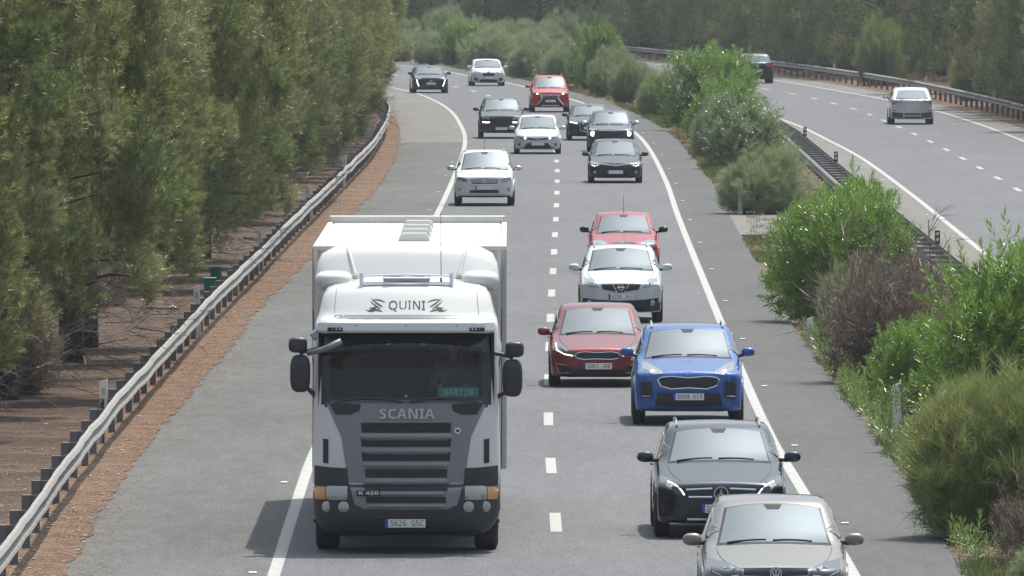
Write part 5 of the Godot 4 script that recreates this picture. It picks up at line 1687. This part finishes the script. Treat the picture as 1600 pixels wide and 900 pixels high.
# a pine twig along +y with brushes of needles
func pine_spray(col: Color) -> ArrayMesh:
	var s := SurfaceTool.new()
	s.begin(Mesh.PRIMITIVE_TRIANGLES)
	var bark := Color(0.11, 0.085, 0.065)
	for sh in 5:
		var base := Vector3(0, 0.06 * sh, 0) + rand_dir() * 0.02
		var dir := (Vector3.UP * 0.9 + rand_dir() * (0.85 if sh < 4 else 0.2)).normalized()
		var ln := rng.randf_range(0.14, 0.22)
		var side := dir.cross(rand_dir()).normalized()
		leaf_tri(s, base - side * 0.005, base + side * 0.005, base + dir * ln, bark)
		var c := vary(col, 0.2)
		for i in 27:
			var p := base + dir * ln * rng.randf_range(0.4, 1.0)
			var d := (dir * rng.randf_range(0.5, 1.2) + rand_dir() * 0.7).normalized()
			var w := d.cross(rand_dir()).normalized() * rng.randf_range(0.003, 0.0058)
			leaf_tri(s, p - w, p + w, p + d * rng.randf_range(0.08, 0.13), vary(c, 0.2))
	return s.commit()

func twig(col: Color) -> ArrayMesh:        # bare, forking
	var s := SurfaceTool.new()
	s.begin(Mesh.PRIMITIVE_TRIANGLES)
	var ends := [[Vector3.ZERO, Vector3.UP, 0.45, 0.007]]
	for gen in 3:
		var nxt := []
		for e in ends:
			var d: Vector3 = (e[1] + rand_dir() * 0.25).normalized()
			var q: Vector3 = e[0] + d * e[2]
			for r in 2:
				var w: Vector3 = d.cross(rand_dir()).normalized() * e[3]
				leaf_tri(s, e[0] - w, e[0] + w, q + w * 0.5, col)
				leaf_tri(s, e[0] - w, q + w * 0.5, q - w * 0.5, col)
			for r in 3:
				nxt.append([e[0].lerp(q, rng.randf_range(0.5, 1.0)), (d + rand_dir() * 0.8).normalized(), e[2] * 0.62, e[3] * 0.6])
		ends = nxt
	return s.commit()

func oleander_shoot(col: Color) -> ArrayMesh:
	var s := SurfaceTool.new()
	s.begin(Mesh.PRIMITIVE_TRIANGLES)
	var h := rng.randf_range(0.26, 0.4)
	leaf_tri(s, Vector3(-0.006, 0, 0), Vector3(0.006, 0, 0), Vector3(0, h, 0), Color(0.08, 0.09, 0.04))
	for k in 7:
		var y := h * (0.15 + 0.85 * k / 6.0)
		for i in 3:
			var a := TAU * i / 3.0 + k * 1.05 + rng.randf_range(-0.3, 0.3)
			var tilt := lerpf(0.25, 1.15, k / 6.0) + rng.randf_range(-0.2, 0.2)
			var out := Vector3(cos(a), 0, sin(a))
			var d := (out * cos(tilt) + Vector3.UP * sin(tilt)).normalized()
			var w := d.cross(Vector3.UP).normalized()
			if w.length() < 0.1:
				w = Vector3.RIGHT
			var nn := w.cross(d)
			var ln := rng.randf_range(0.11, 0.17)
			var hw := rng.randf_range(0.011, 0.016)
			var p := Vector3(0, y, 0)
			var m := p + d * ln * 0.45 - nn * 0.004
			var tip := p + d * ln - Vector3(0, 0.012, 0)
			var c := vary(col, 0.22)
			leaf_tri(s, p, m - w * hw + nn * 0.005, tip, c)
			leaf_tri(s, p, tip, m + w * hw + nn * 0.005, c)
	return s.commit()

func broom_spray(col: Color, n := 40, thin := 0.0028) -> ArrayMesh:
	var s := SurfaceTool.new()
	s.begin(Mesh.PRIMITIVE_TRIANGLES)
	for i in n:
		var p := Vector3(rng.randf_range(-0.06, 0.06), rng.randf_range(-0.1, 0.15), rng.randf_range(-0.06, 0.06))
		var d := (Vector3.UP + rand_dir() * 0.6).normalized()
		var ln := rng.randf_range(0.14, 0.34)
		var w := d.cross(rand_dir()).normalized() * rng.randf_range(thin * 0.8, thin * 1.6)
		var mid := p + d * ln * 0.55
		var bend := rand_dir() * 0.05 - Vector3(0, 0.02, 0)
		var c := vary(col, 0.22)
		leaf_tri(s, p - w, p + w, mid + w * 0.8, c)
		leaf_tri(s, p - w, mid + w * 0.8, mid - w * 0.8, c)
		leaf_tri(s, mid - w * 0.8, mid + w * 0.8, p + d * ln + bend, c)
	return s.commit()

func aim(dir: Vector3) -> Basis:        # a basis whose y is dir, with a random roll
	var y := dir.normalized()
	var x := y.cross(Vector3.FORWARD if absf(y.z) < 0.9 else Vector3.RIGHT).normalized()
	return Basis(x, y, x.cross(y)).rotated(y, rng.randf_range(0, TAU))

func pine_crown(sprays: Array, dead: Array, n_clumps: int, per: int, R: float, y0: float, y1: float) -> ArrayMesh:
	var s := SurfaceTool.new()
	s.begin(Mesh.PRIMITIVE_TRIANGLES)
	for c in n_clumps:
		var t := pow(rng.randf(), 0.9)
		var y := lerpf(y0, y1, t)
		var rr := R * (0.62 + 0.38 * sin(PI * clampf(t * 0.9 + 0.12, 0, 1))) * (1.0 if t < 0.75 else lerpf(1.0, 0.45, (t - 0.75) / 0.25))
		var a := rng.randf_range(0, TAU)
		var rad := rr * sqrt(rng.randf_range(0.30, 1.0))
		var cen := Vector3(cos(a) * rad, y, sin(a) * rad)
		var out := (Vector3(cos(a), 0.0, sin(a)) * (rad / R) + Vector3.UP * 0.55).normalized()
		var cr := rng.randf_range(0.45, 0.85)
		var tone := rng.randi() % 3
		for i in per:
			var q := rand_dir()
			if q.dot(out) < -0.1:
				q = -q
			var p := cen + q * cr * pow(rng.randf(), 0.4) * Vector3(0.85, 1.25, 0.85)
			var kind: ArrayMesh = sprays[tone * 3 + rng.randi() % 3] if rng.randf() < 0.97 else dead[rng.randi() % dead.size()]
			var dir := (q * 0.5 + out * 0.4 + Vector3.UP * 0.75 + rand_dir() * 0.3).normalized()
			s.append_from(kind, 0, Transform3D(aim(dir) * Basis.from_scale(Vector3.ONE * rng.randf_range(0.9, 1.45)), p - dir * 0.15))
	# bare grey lower twigs
	for i in 60:
		var a := rng.randf_range(0, TAU)
		var p := Vector3(cos(a), 0, sin(a)) * rng.randf_range(0.4, R * 0.85) + Vector3(0, rng.randf_range(y0 - 0.9, y0 + 1.0), 0)
		var dir := (Vector3(cos(a), rng.randf_range(-0.4, 0.3), sin(a))).normalized()
		s.append_from(dead[rng.randi() % dead.size()], 0, Transform3D(aim(dir) * Basis.from_scale(Vector3.ONE * rng.randf_range(0.8, 1.5)), p))
	return s.commit()

func pine_trunk(R: float, y1: float) -> ArrayMesh:
	var s := stc()
	s.set_smooth_group(0)
	var pts := []
	var lean := Vector3(rng.randf_range(-0.06, 0.06), 0, rng.randf_range(-0.06, 0.06))
	for k in 9:
		var y := y1 * 0.92 * k / 8.0
		pts.append(Vector3(0, y, 0) + lean * y + Vector3(sin(y * 1.1) * 0.06, 0, cos(y * 0.9) * 0.06))
	tube(s, pts, 0.27, 0.05, 10)
	for i in 34:
		var y := rng.randf_range(1.6, y1 * 0.88)
		var a := rng.randf_range(0, TAU)
		var st: Vector3 = Vector3(0, y, 0) + lean * y
		var L := R * rng.randf_range(0.5, 0.95) * (1.0 if y < y1 * 0.7 else 0.6)
		var e := st + Vector3(cos(a) * L, rng.randf_range(-0.1, 0.6) * L * 0.6, sin(a) * L)
		tube(s, [st, st.lerp(e, 0.5) + Vector3(0, 0.12, 0), e], 0.045, 0.012, 5)
	s.generate_normals()
	return s.commit()

func bush_crown(sprays: Array, n: int, rx: float, h: float, up_bias: float, lumps := 9, sc0 := 0.9, sc1 := 1.4) -> ArrayMesh:
	var s := SurfaceTool.new()
	s.begin(Mesh.PRIMITIVE_TRIANGLES)
	var nz := FastNoiseLite.new()
	nz.seed = rng.randi() % 1000
	nz.frequency = 0.9
	var ls := []
	for k in lumps:
		var a := rng.randf_range(0, TAU)
		var q := sqrt(rng.randf()) * 0.72
		var top := h * (1.0 - 0.45 * q * q) * rng.randf_range(0.62, 1.0)
		ls.append([Vector3(cos(a) * rx * q, top * 0.5, sin(a) * rx * q), rx * rng.randf_range(0.26, 0.5), top * 0.5])
	for i in n:
		var l: Array = ls[rng.randi() % lumps]
		var q := rand_dir()
		var p: Vector3 = l[0] + q * Vector3(l[1], l[2], l[1]) * (1.0 if rng.randf() < 0.7 else rng.randf_range(0.6, 1.0))
		p += q * 0.28 * nz.get_noise_3dv(p * 1.3)
		p.y = clampf(p.y, 0.05 + rng.randf() * 0.2, h * 1.05)
		var dir := (q * (1.0 - up_bias) + Vector3.UP * up_bias + rand_dir() * 0.4).normalized()
		var sc := rng.randf_range(sc0, sc1) * (1.25 if rng.randf() < 0.12 else 1.0)
		s.append_from(sprays[rng.randi() % sprays.size()], 0, Transform3D(aim(dir) * Basis.from_scale(Vector3.ONE * sc), p - dir * 0.2))
	return s.commit()

func stems(rx: float, h: float, n: int) -> ArrayMesh:
	var s := stc()
	for i in n:
		var a := rng.randf_range(0, TAU)
		var r := rng.randf_range(0.2, 0.75) * rx
		var p := Vector3(cos(a), 0, sin(a))
		tube(s, [p * r * 0.25 - Vector3(0, 0.05, 0), p * r * 0.5 + Vector3(0, h * 0.25, 0), p * r * 0.75 + Vector3(0, h * 0.5, 0)], 0.022, 0.008, 5)
	s.generate_normals()
	return s.commit()

func leaf_mat(key: String, rough: float, back: Color) -> StandardMaterial3D:
	var m := mat(key, Color.WHITE, rough)
	m.vertex_color_use_as_albedo = true
	m.backlight_enabled = true
	m.backlight = back
	return m

func plants() -> void:
	rng.seed = 2024
	var needle := leaf_mat("needle", 0.4, Color(0.8, 0.8, 0.8))
	var bark := mat("bark", Color.WHITE, 0.95)
	bark.albedo_texture = noise_tex(256, lin(0.020, 0.015, 0.012), lin(0.085, 0.062, 0.048), [[0.03, 0.8, 61], [0.3, 0.8, 62]], 1.4)
	bark.uv1_triplanar = true
	bark.uv1_scale = Vector3(1.5, 0.5, 1.5)
	var sprays := []
	for c in [Color(0.245, 0.280, 0.092), Color(0.195, 0.238, 0.078), Color(0.290, 0.300, 0.130)]:
		for k in 3:
			sprays.append(pine_spray(c))
	var dead := [twig(Color(0.13, 0.105, 0.085)), twig(Color(0.19, 0.17, 0.15))]
	var pines := []
	for k in 3:
		var y1 := [10.5, 11.5, 9.8][k] as float
		pines.append([pine_crown(sprays, dead, 96, 34, 2.6, 1.35, y1), pine_trunk(2.5, y1)])
	pines.append([pine_crown(sprays, dead, 100, 22, 3.0, 0.7, 10.0), pine_trunk(2.8, 10.0)])
	var plant_pine := func(at: Vector3, k: int, sc: float, label: String, group: String) -> void:
		var t := thing("pine_tree", label, "tree", at, rng.randf_range(0, TAU), group)
		t.scale = Vector3(sc, sc * rng.randf_range(0.92, 1.08), sc)
		put("trunk", pines[k][1], bark, t)
		put("crown", pines[k][0], needle, t)
	# the row behind the guardrail: crowns reach just over the rail
	var row := [203.0, 213.0, 221.0, 229.0, 266.0, 275.0, 284.0, 291.0, 328.0, 337.0, 347.0, 356.0]
	var d := 384.0
	while d < 640.0:
		row.append(d)
		d += rng.randf_range(5.5, 8.5)
	for k in row.size():
		d = row[k]
		var sc := rng.randf_range(0.92, 1.2)
		var x := tab(RAIL_L, minf(d, 620.0)) + 0.55 - 2.5 * sc + rng.randf_range(-0.4, 0.25)
		if d > 540.0:
			x += 0.3
		elif d > 380.0:
			x -= 0.35
		plant_pine.call(Vector3(x, 0, -d), k % 3, sc, "dense green pine in the row overhanging the guardrail", "pines in the row behind the guardrail")
	for q in [[197.0, -9.7], [188.0, -10.2], [206.0, -10.6]]:
		plant_pine.call(Vector3(q[1], 0, -q[0]), rng.randi() % 3, 1.05, "pine set back from the guardrail at the wood edge", "pines set back at the wood edge")
	d = 212.0
	while d < 660.0:
		plant_pine.call(Vector3(tab(RAIL_L, minf(d, 640.0)) - rng.randf_range(6.2, 8.5), 0, -d), rng.randi() % 3, rng.randf_range(0.95, 1.2), "shaded pine standing deeper in the wood behind the roadside row", "pines deeper in the wood")
		d += rng.randf_range(6.0, 9.0)
	# the wood beyond the far carriageway
	d = 452.0
	while d < 850.0:
		for rank in 3:
			if rank == 0 and ((d > 606.0 and d < 656.0) or (d > 556.0 and d < 592.0)):
				continue
			var off := rng.randf_range(2.4, 3.8) + rank * 6.0
			plant_pine.call(on(OPP_RAIL, d, 0.0, off * 1.0) + Vector3(0, 0, -rank * 3.0), (3 if rank == 0 else rng.randi() % 4), rng.randf_range(1.0, 1.25), "tall dark tree in the hazy wood beyond the far guardrail", "trees beyond the far guardrail")
		d += rng.randf_range(6.0, 9.0)
	for i in 30:      # where the wood closes the view
		plant_pine.call(Vector3(lerpf(-42.0, 10.0, i / 29.0) + rng.randf_range(-1, 1), 0, -rng.randf_range(800, 850)), 3, rng.randf_range(1.1, 1.4), "dim tree closing the view behind the bend", "trees closing the view behind the bend")

	# median shrubs
	var ole_mat := leaf_mat("oleander_leaf", 0.28, Color(0.85, 0.85, 0.85))
	var ole := []
	var ole_grey := []
	for q in 5:
		ole.append(oleander_shoot(Color(0.165, 0.275, 0.045)))
		ole_grey.append(oleander_shoot(Color(0.20, 0.26, 0.125)))
	var broom_mat := leaf_mat("broom_leaf", 0.5, Color(0.85, 0.85, 0.85))
	var broom := []
	var broom_grey := []
	var dry := []
	for q in 4:
		broom.append(broom_spray(Color(0.255, 0.29, 0.10)))
		broom_grey.append(broom_spray(Color(0.27, 0.32, 0.16)))
		dry.append(broom_spray(Color(0.22, 0.175, 0.135), 12, 0.005))
	var kinds := {
		"oleander": [[bush_crown(ole, 1500, 1.5, 2.8, 0.45, 16, 0.7, 1.0), bush_crown(ole, 1500, 1.5, 2.8, 0.45, 16, 0.7, 1.0)], ole_mat],
		"grey_oleander": [[bush_crown(ole_grey, 1500, 1.5, 2.8, 0.45, 16, 0.7, 1.0)], ole_mat],
		"broom": [[bush_crown(broom, 2000, 1.5, 2.3, 0.42, 14, 0.6, 1.15)], broom_mat],
		"grey_broom": [[bush_crown(broom_grey, 1900, 1.5, 2.3, 0.35, 14, 0.6, 1.0), bush_crown(broom_grey, 1900, 1.5, 2.3, 0.35, 13, 0.6, 1.0)], broom_mat],
		"dry": [[bush_crown(dry + [twig(Color(0.16, 0.125, 0.10)), twig(Color(0.21, 0.17, 0.14))], 800, 1.1, 2.4, 0.6, 9, 0.8, 1.3)], broom_mat],
	}
	var stem := stems(1.5, 2.4, 16)
	var stem_mat := mat("stem", lin(0.06, 0.05, 0.035), 0.9)
	var n_of := {"oleander": "oleander_bush", "grey_oleander": "oleander_bush", "broom": "broom_bush", "grey_broom": "broom_bush", "dry": "dead_shrub"}
	var bush := func(kind: String, x: float, dd: float, r: float, h: float, label: String, v := 0, group := "") -> void:
		var t := thing(n_of[kind], label, "shrub", Vector3(x, 0, -dd), rng.randf_range(0, TAU), group)
		var r0 := 1.1 if kind == "dry" else 1.5
		var h0: float = {"oleander": 2.8, "grey_oleander": 2.8, "broom": 2.3, "grey_broom": 2.3, "dry": 2.4}[kind]
		t.scale = Vector3(r / r0, h / h0, r / r0)
		put("foliage", kinds[kind][0][v], kinds[kind][1], t)
		put("stems", stem, stem_mat, t)
	bush.call("broom", 7.15, 157.0, 1.7, 2.75, "large feathery yellow green broom by the inner shoulder")
	bush.call("broom", 8.6, 160.0, 1.6, 2.8, "feathery yellow green broom behind the large one beside the shoulder")
	bush.call("dry", 6.75, 149.0, 0.6, 1.45, "small brown dead shrub in front of the large yellow green broom")
	bush.call("grey_broom", 6.7, 143.5, 0.65, 0.85, "low green broom growing below the small brown dead shrub", 1)
	bush.call("grey_broom", 6.4, 178.5, 0.4, 0.65, "very small round green broom on the shoulder edge beside the large broom")
	bush.call("oleander", 7.75, 184.0, 1.75, 3.55, "bright oleander rising behind the large yellow green broom", 1)
	bush.call("oleander", 9.4, 190.0, 1.7, 3.75, "tall bright oleander at the barrier with its top above the others", 0)
	bush.call("oleander", 6.85, 199.0, 0.9, 1.8, "low dark leaved oleander at the foot of the large dead shrub", 0)
	bush.call("dry", 7.0, 212.0, 1.5, 2.75, "large brown dead shrub between two bright oleanders")
	bush.call("dry", 7.35, 219.0, 1.1, 2.5, "brown dead shrub leaning on the large dead shrub")
	bush.call("oleander", 6.75, 226.0, 0.75, 1.7, "green oleander at the shoulder behind the large dead shrub", 1)
	bush.call("oleander", 7.1, 245.0, 1.75, 3.2, "bright green oleander spreading over the shoulder edge", 0)
	bush.call("oleander", 7.55, 259.0, 1.4, 3.0, "bright green oleander leaning towards the median barrier", 1)
	bush.call("grey_broom", 6.7, 236.0, 0.55, 1.7, "grey green broom squeezed against the bright oleander", 1)
	bush.call("oleander", 6.9, 270.0, 0.9, 2.0, "small oleander behind the spreading bright oleander", 0)
	bush.call("grey_broom", 7.6, 340.0, 1.8, 2.4, "round grey green broom beside a white marker post")
	bush.call("grey_oleander", 8.2, 406.0, 1.9, 3.0, "grey leaved oleander touching the end of the visible barrier")
	bush.call("grey_broom", 7.3, 425.0, 0.95, 2.4, "soft green broom in front of the dark green oleander", 1)
	bush.call("oleander", 8.2, 452.0, 1.5, 2.9, "green oleander between the grey oleander and the tallest one", 1)
	bush.call("oleander", 8.3, 486.0, 2.3, 4.0, "tallest round oleander hiding part of the far carriageway", 0)
	bush.call("grey_broom", 6.6, 522.0, 1.2, 2.5, "small grey broom next to the tallest round oleander", 0)
	bush.call("grey_broom", 5.9, 566.0, 1.3, 2.7, "grey broom close to the grass edge beside clipped dark brooms", 1)
	bush.call("grey_broom", 5.2, 590.0, 1.8, 3.0, "wide dark broom with flat top beside the curve", 0)
	bush.call("oleander", 4.4, 612.0, 1.6, 3.9, "distant oleander standing above the wide dark broom", 1)
	bush.call("grey_broom", 3.0, 638.0, 1.6, 2.7, "distant grey broom below the oleander on the curve", 1)
	bush.call("grey_broom", 1.4, 664.0, 1.8, 2.8, "distant olive broom with yellow flowers on the curve", 0)
	bush.call("grey_broom", -1.1, 703.0, 2.2, 3.1, "distant rounded broom behind the white marker post", 1)
	bush.call("oleander", -3.0, 724.0, 1.6, 3.3, "distant oleander beside the rounded broom at the bend", 0)
	bush.call("grey_broom", -5.2, 738.0, 1.5, 2.4, "distant broom at the bend next to the oleander", 0)
	bush.call("grey_broom", -7.6, 752.0, 1.6, 2.3, "most distant broom, where the bend meets the pines", 1)
	# shrubs before the far wood
	bush.call("broom", 20.4, 630.0, 1.7, 4.6, "tall pale yellow green shrub lit in front of the far wood")
	bush.call("broom", 23.0, 573.0, 1.5, 4.2, "pale shrub in front of the far wood near the marker post")
	bush.call("grey_broom", 24.5, 566.0, 1.5, 3.4, "grey shrub in front of the far wood beside the pale shrub", 0)
	bush.call("broom", 19.8, 676.0, 0.8, 1.6, "small pale shrub at the far guardrail")
	bush.call("grey_broom", 16.4, 760.0, 1.6, 3.2, "dim shrub in the haze below the far wood", 1)
	# dim undergrowth in the pine wood
	for i in 26:
		var dd := lerpf(232.0, 560.0, i / 25.0) + rng.randf_range(-4, 4)
		bush.call("dry" if i % 3 > 0 else "grey_broom", tab(RAIL_L, dd) - rng.randf_range(2.6, 5.0), dd, rng.randf_range(0.8, 1.3), rng.randf_range(1.2, 2.2), "brown twiggy undergrowth beneath the pines" if i % 3 > 0 else "green undergrowth beneath the pines", 0, "undergrowth beneath the pines")
	for i in 30:
		var dd := rng.randf_range(772.0, 800.0)
		bush.call("grey_broom", lerpf(-20.0, 7.0, i / 29.0), dd, rng.randf_range(1.4, 2.2), rng.randf_range(2.2, 4.2), "green shrub closing the view behind the bend", i % 2, "shrubs closing the view behind the bend")
	for i in 34:
		var dd := lerpf(500.0, 800.0, i / 33.0) + rng.randf_range(-4, 4)
		if (dd > 560.0 and dd < 596.0) or (dd > 606.0 and dd < 652.0):
			continue
		bush.call("grey_broom" if i % 4 else "broom", tab(OPP_RAIL, dd) + rng.randf_range(3.0, 5.0), dd, rng.randf_range(1.2, 2.0), rng.randf_range(1.6, 3.2), "green shrub at the foot of the far wood" if i % 4 else "yellowish shrub at the foot of the far wood", 0, "shrubs at the foot of the far wood")
	bush.call("dry", -9.2, 206.0, 1.2, 2.2, "twiggy dead shrub under the pines at the wood edge")
	bush.call("dry", -9.0, 300.0, 1.1, 1.9, "dead shrub under the pines behind the green boxes")
	bush.call("grey_broom", -8.2, 330.0, 1.2, 2.0, "green undergrowth shrub under the pines", 0)
	bush.call("broom", -6.7, 470.0, 0.8, 1.9, "yellow green shrub squeezed against the end of the guardrail")
	bush.call("grey_broom", -7.4, 400.0, 1.0, 1.8, "dim shrub under the pines beside the curving guardrail", 1)

	ground_cover()

func ground_cover() -> void:
	rng.seed = 99
	var tuft := func(col: Color, n: int, ln: float) -> ArrayMesh:
		var s := SurfaceTool.new()
		s.begin(Mesh.PRIMITIVE_TRIANGLES)
		for i in n:
			var p := Vector3(rng.randf_range(-0.1, 0.1), 0, rng.randf_range(-0.1, 0.1))
			var d := (Vector3.UP + rand_dir() * 0.6).normalized()
			var w := d.cross(rand_dir()).normalized() * 0.006
			leaf_tri(s, p - w, p + w, p + d * ln * rng.randf_range(0.5, 1.0), vary(col, 0.3))
		return s.commit()
	var scatter := func(called: String, label: String, mesh: Mesh, m: Material, pts: Array, s0: float, s1: float) -> void:
		var mm := MultiMesh.new()
		mm.transform_format = MultiMesh.TRANSFORM_3D
		mm.mesh = mesh
		mm.instance_count = pts.size()
		for i in pts.size():
			mm.set_instance_transform(i, Transform3D(Basis(Vector3.UP, rng.randf_range(0, TAU)).scaled(Vector3.ONE * rng.randf_range(s0, s1)), pts[i]))
		var o := MultiMeshInstance3D.new()
		o.multimesh = mm
		o.material_override = m
		o.name = numbered(called)
		add_child(o)
		o.set_meta("kind", "stuff")
		tag(o, label, called.replace("_", " "))
	var gm := leaf_mat("grass_blade", 0.6, Color(0.3, 0.3, 0.3))
	var clump := FastNoiseLite.new()
	clump.seed = 3
	clump.frequency = 0.08
	var green := []
	var straw := []
	for i in 9000:
		var d := rng.randf_range(140, 720)
		var off := absf(rng.randfn(0.0, 0.7)) + 0.02
		if d > 314 and d < 344 and off < 2.3:
			continue
		var v := clump.get_noise_2d(d * 0.8, off * 4.0)
		if v > -0.05:
			(green if v > 0.12 else straw).append(on(PAVE_R, d, -0.04, off))
	for i in 2500:
		var d := rng.randf_range(140, 720)
		straw.append(on(PAVE_R, d, -0.04, rng.randf_range(0.3, 3.2)))
	scatter.call("grass", "green grass along the median edge", tuft.call(Color(0.15, 0.19, 0.045), 26, 0.22), gm, green, 0.7, 1.5)
	scatter.call("dry_grass", "yellowish dry grass along the median edge", tuft.call(Color(0.24, 0.20, 0.09), 22, 0.2), gm, straw, 0.6, 1.4)
	# weeds at the shoulder edge beside the near shrubs
	var weeds := []
	for i in 520:
		var d := rng.randf_range(150, 236)
		weeds.append(on(PAVE_R, d, -0.04, absf(rng.randfn(0.05, 0.25))))
	var ws := oleander_shoot(Color(0.15, 0.22, 0.05))
	scatter.call("weeds", "leafy green weeds at the inner shoulder edge", ws, mats.oleander_leaf, weeds, 0.5, 1.1)
	# fallen needles and pale specks on the pine side
	var needles := SurfaceTool.new()
	needles.begin(Mesh.PRIMITIVE_TRIANGLES)
	for i in 26:
		var p := Vector3(rng.randf_range(-0.3, 0.3), rng.randf_range(0.0, 0.02), rng.randf_range(-0.9, 0.9))
		var a := rng.randf_range(0, TAU)
		var d := Vector3(cos(a), rng.randf_range(-0.1, 0.2), sin(a)) * rng.randf_range(0.06, 0.14)
		var w := d.cross(Vector3.UP).normalized() * 0.006
		leaf_tri(needles, p - w, p + w, p + d, vary(Color(0.20, 0.105, 0.058), 0.5))
	var np := []
	for i in 5200:
		var d := 135.0 + 480.0 * pow(rng.randf(), 1.5)
		np.append(on(RAIL_L, d, 0.014, (tab(PAVE_L, d) - tab(RAIL_L, d)) * (1.0 + 0.12 * rng.randfn()) * rng.randf() if rng.randf() < 0.6 else -rng.randf_range(0, 4.0)))
	scatter.call("pine_litter", "brown fallen pine needles along the verge", needles.commit(), gm, np, 0.7, 1.3)
	var chip := stc()
	box(chip, Vector3(0, 0.012, 0), Vector3(0.05, 0.02, 0.06), 0.006)
	chip.generate_normals()
	var cp := []
	for i in 900:
		var d := 135.0 + 300.0 * pow(rng.randf(), 1.4)
		cp.append(on(RAIL_L, d, 0.012, rng.randf_range(0.0, 0.75) if rng.randf() < 0.7 else -rng.randf_range(0, 4.5)))
	scatter.call("gravel", "pale stones and chips scattered on the pine needles", chip.commit(), mat("chip", lin(0.42, 0.38, 0.34), 0.8), cp, 0.3, 1.0)
	# plants in flower
	for q in [[6.35, 176.5, 0.5], [6.6, 181.5, 1.0], [6.15, 183.0, 1.3], [8.3, 171.0, 2.2], [6.3, 190.0, 0.7], [1.9, 655.0, 2.0]]:
		var t := thing("flowering_plant", "leafy plant with small yellow flowers beside the near marker post" if q[1] < 600 else "yellow flowering plant among the distant brooms", "plant", Vector3(q[0], 0, -q[1]), 0.0, "yellow flowering plants by the near marker post" if q[1] < 600 else "")
		var s := SurfaceTool.new()
		s.begin(Mesh.PRIMITIVE_TRIANGLES)
		for i in 14:
			var a := rng.randf_range(0, TAU)
			s.append_from(ws, 0, Transform3D(aim(Vector3(cos(a) * 0.4, 1, sin(a) * 0.4)), Vector3(cos(a) * 0.12, float(q[2]) * rng.randf_range(0.0, 0.75), sin(a) * 0.12)))
		put("foliage", s.commit(), mats.oleander_leaf, t)
		var fs := stc()
		for i in 4:
			blob(fs, Vector3(rng.randf_range(-0.16, 0.16), float(q[2]) * rng.randf_range(0.7, 1.0) + 0.12, rng.randf_range(-0.16, 0.16)), Vector3(0.022, 0.016, 0.022), 7, 5)
		obj("flowers", fs, mat("petal", lin(0.75, 0.50, 0.01), 0.6), t)

func _ready() -> void:
	# camera
	var cam := Camera3D.new()
	cam.name = "camera"
	add_child(cam)
	cam.position = Vector3(0, CAM_H, 0)
	cam.rotation.x = -atan(HORIZON / FOCAL)
	cam.fov = rad_to_deg(2.0 * atan(450.0 / FOCAL))
	cam.near = 1.0
	cam.far = 5000.0
	cam.current = true
	# sky and air
	var env := Environment.new()
	env.background_mode = Environment.BG_SKY
	var sky := Sky.new()
	var air := PhysicalSkyMaterial.new()
	air.turbidity = 40.0
	air.rayleigh_coefficient = 6.0
	air.mie_coefficient = 0.03
	air.mie_eccentricity = 0.8
	air.energy_multiplier = 3.7
	sky.sky_material = air
	env.sky = sky
	env.tonemap_mode = Environment.TONE_MAPPER_LINEAR
	env.tonemap_exposure = 1.36
	env.fog_enabled = true
	env.fog_density = 0.00011
	env.fog_light_color = Color(0.90, 0.93, 1.0)
	env.sdfgi_enabled = true
	env.ssao_enabled = true
	env.ssil_enabled = true
	var we := WorldEnvironment.new()
	we.name = "air"
	we.environment = env
	add_child(we)
	# sun: high, to the right and a little beyond the traffic
	var sun := DirectionalLight3D.new()
	sun.name = "sun"
	add_child(sun)
	sun.look_at_from_position(Vector3(0.22, 1.0, -0.33), Vector3.ZERO, Vector3.UP)
	sun.light_energy = 1.3
	sun.light_color = Color(1.0, 0.97, 0.92)
	sun.light_angular_distance = 0.5
	sun.shadow_enabled = true

	car_mats()
	setting()
	print("setting ", Time.get_ticks_msec())
	plants()
	print("plants ", Time.get_ticks_msec())
	lorry()
	driver()
	traffic()
	print("traffic ", Time.get_ticks_msec())
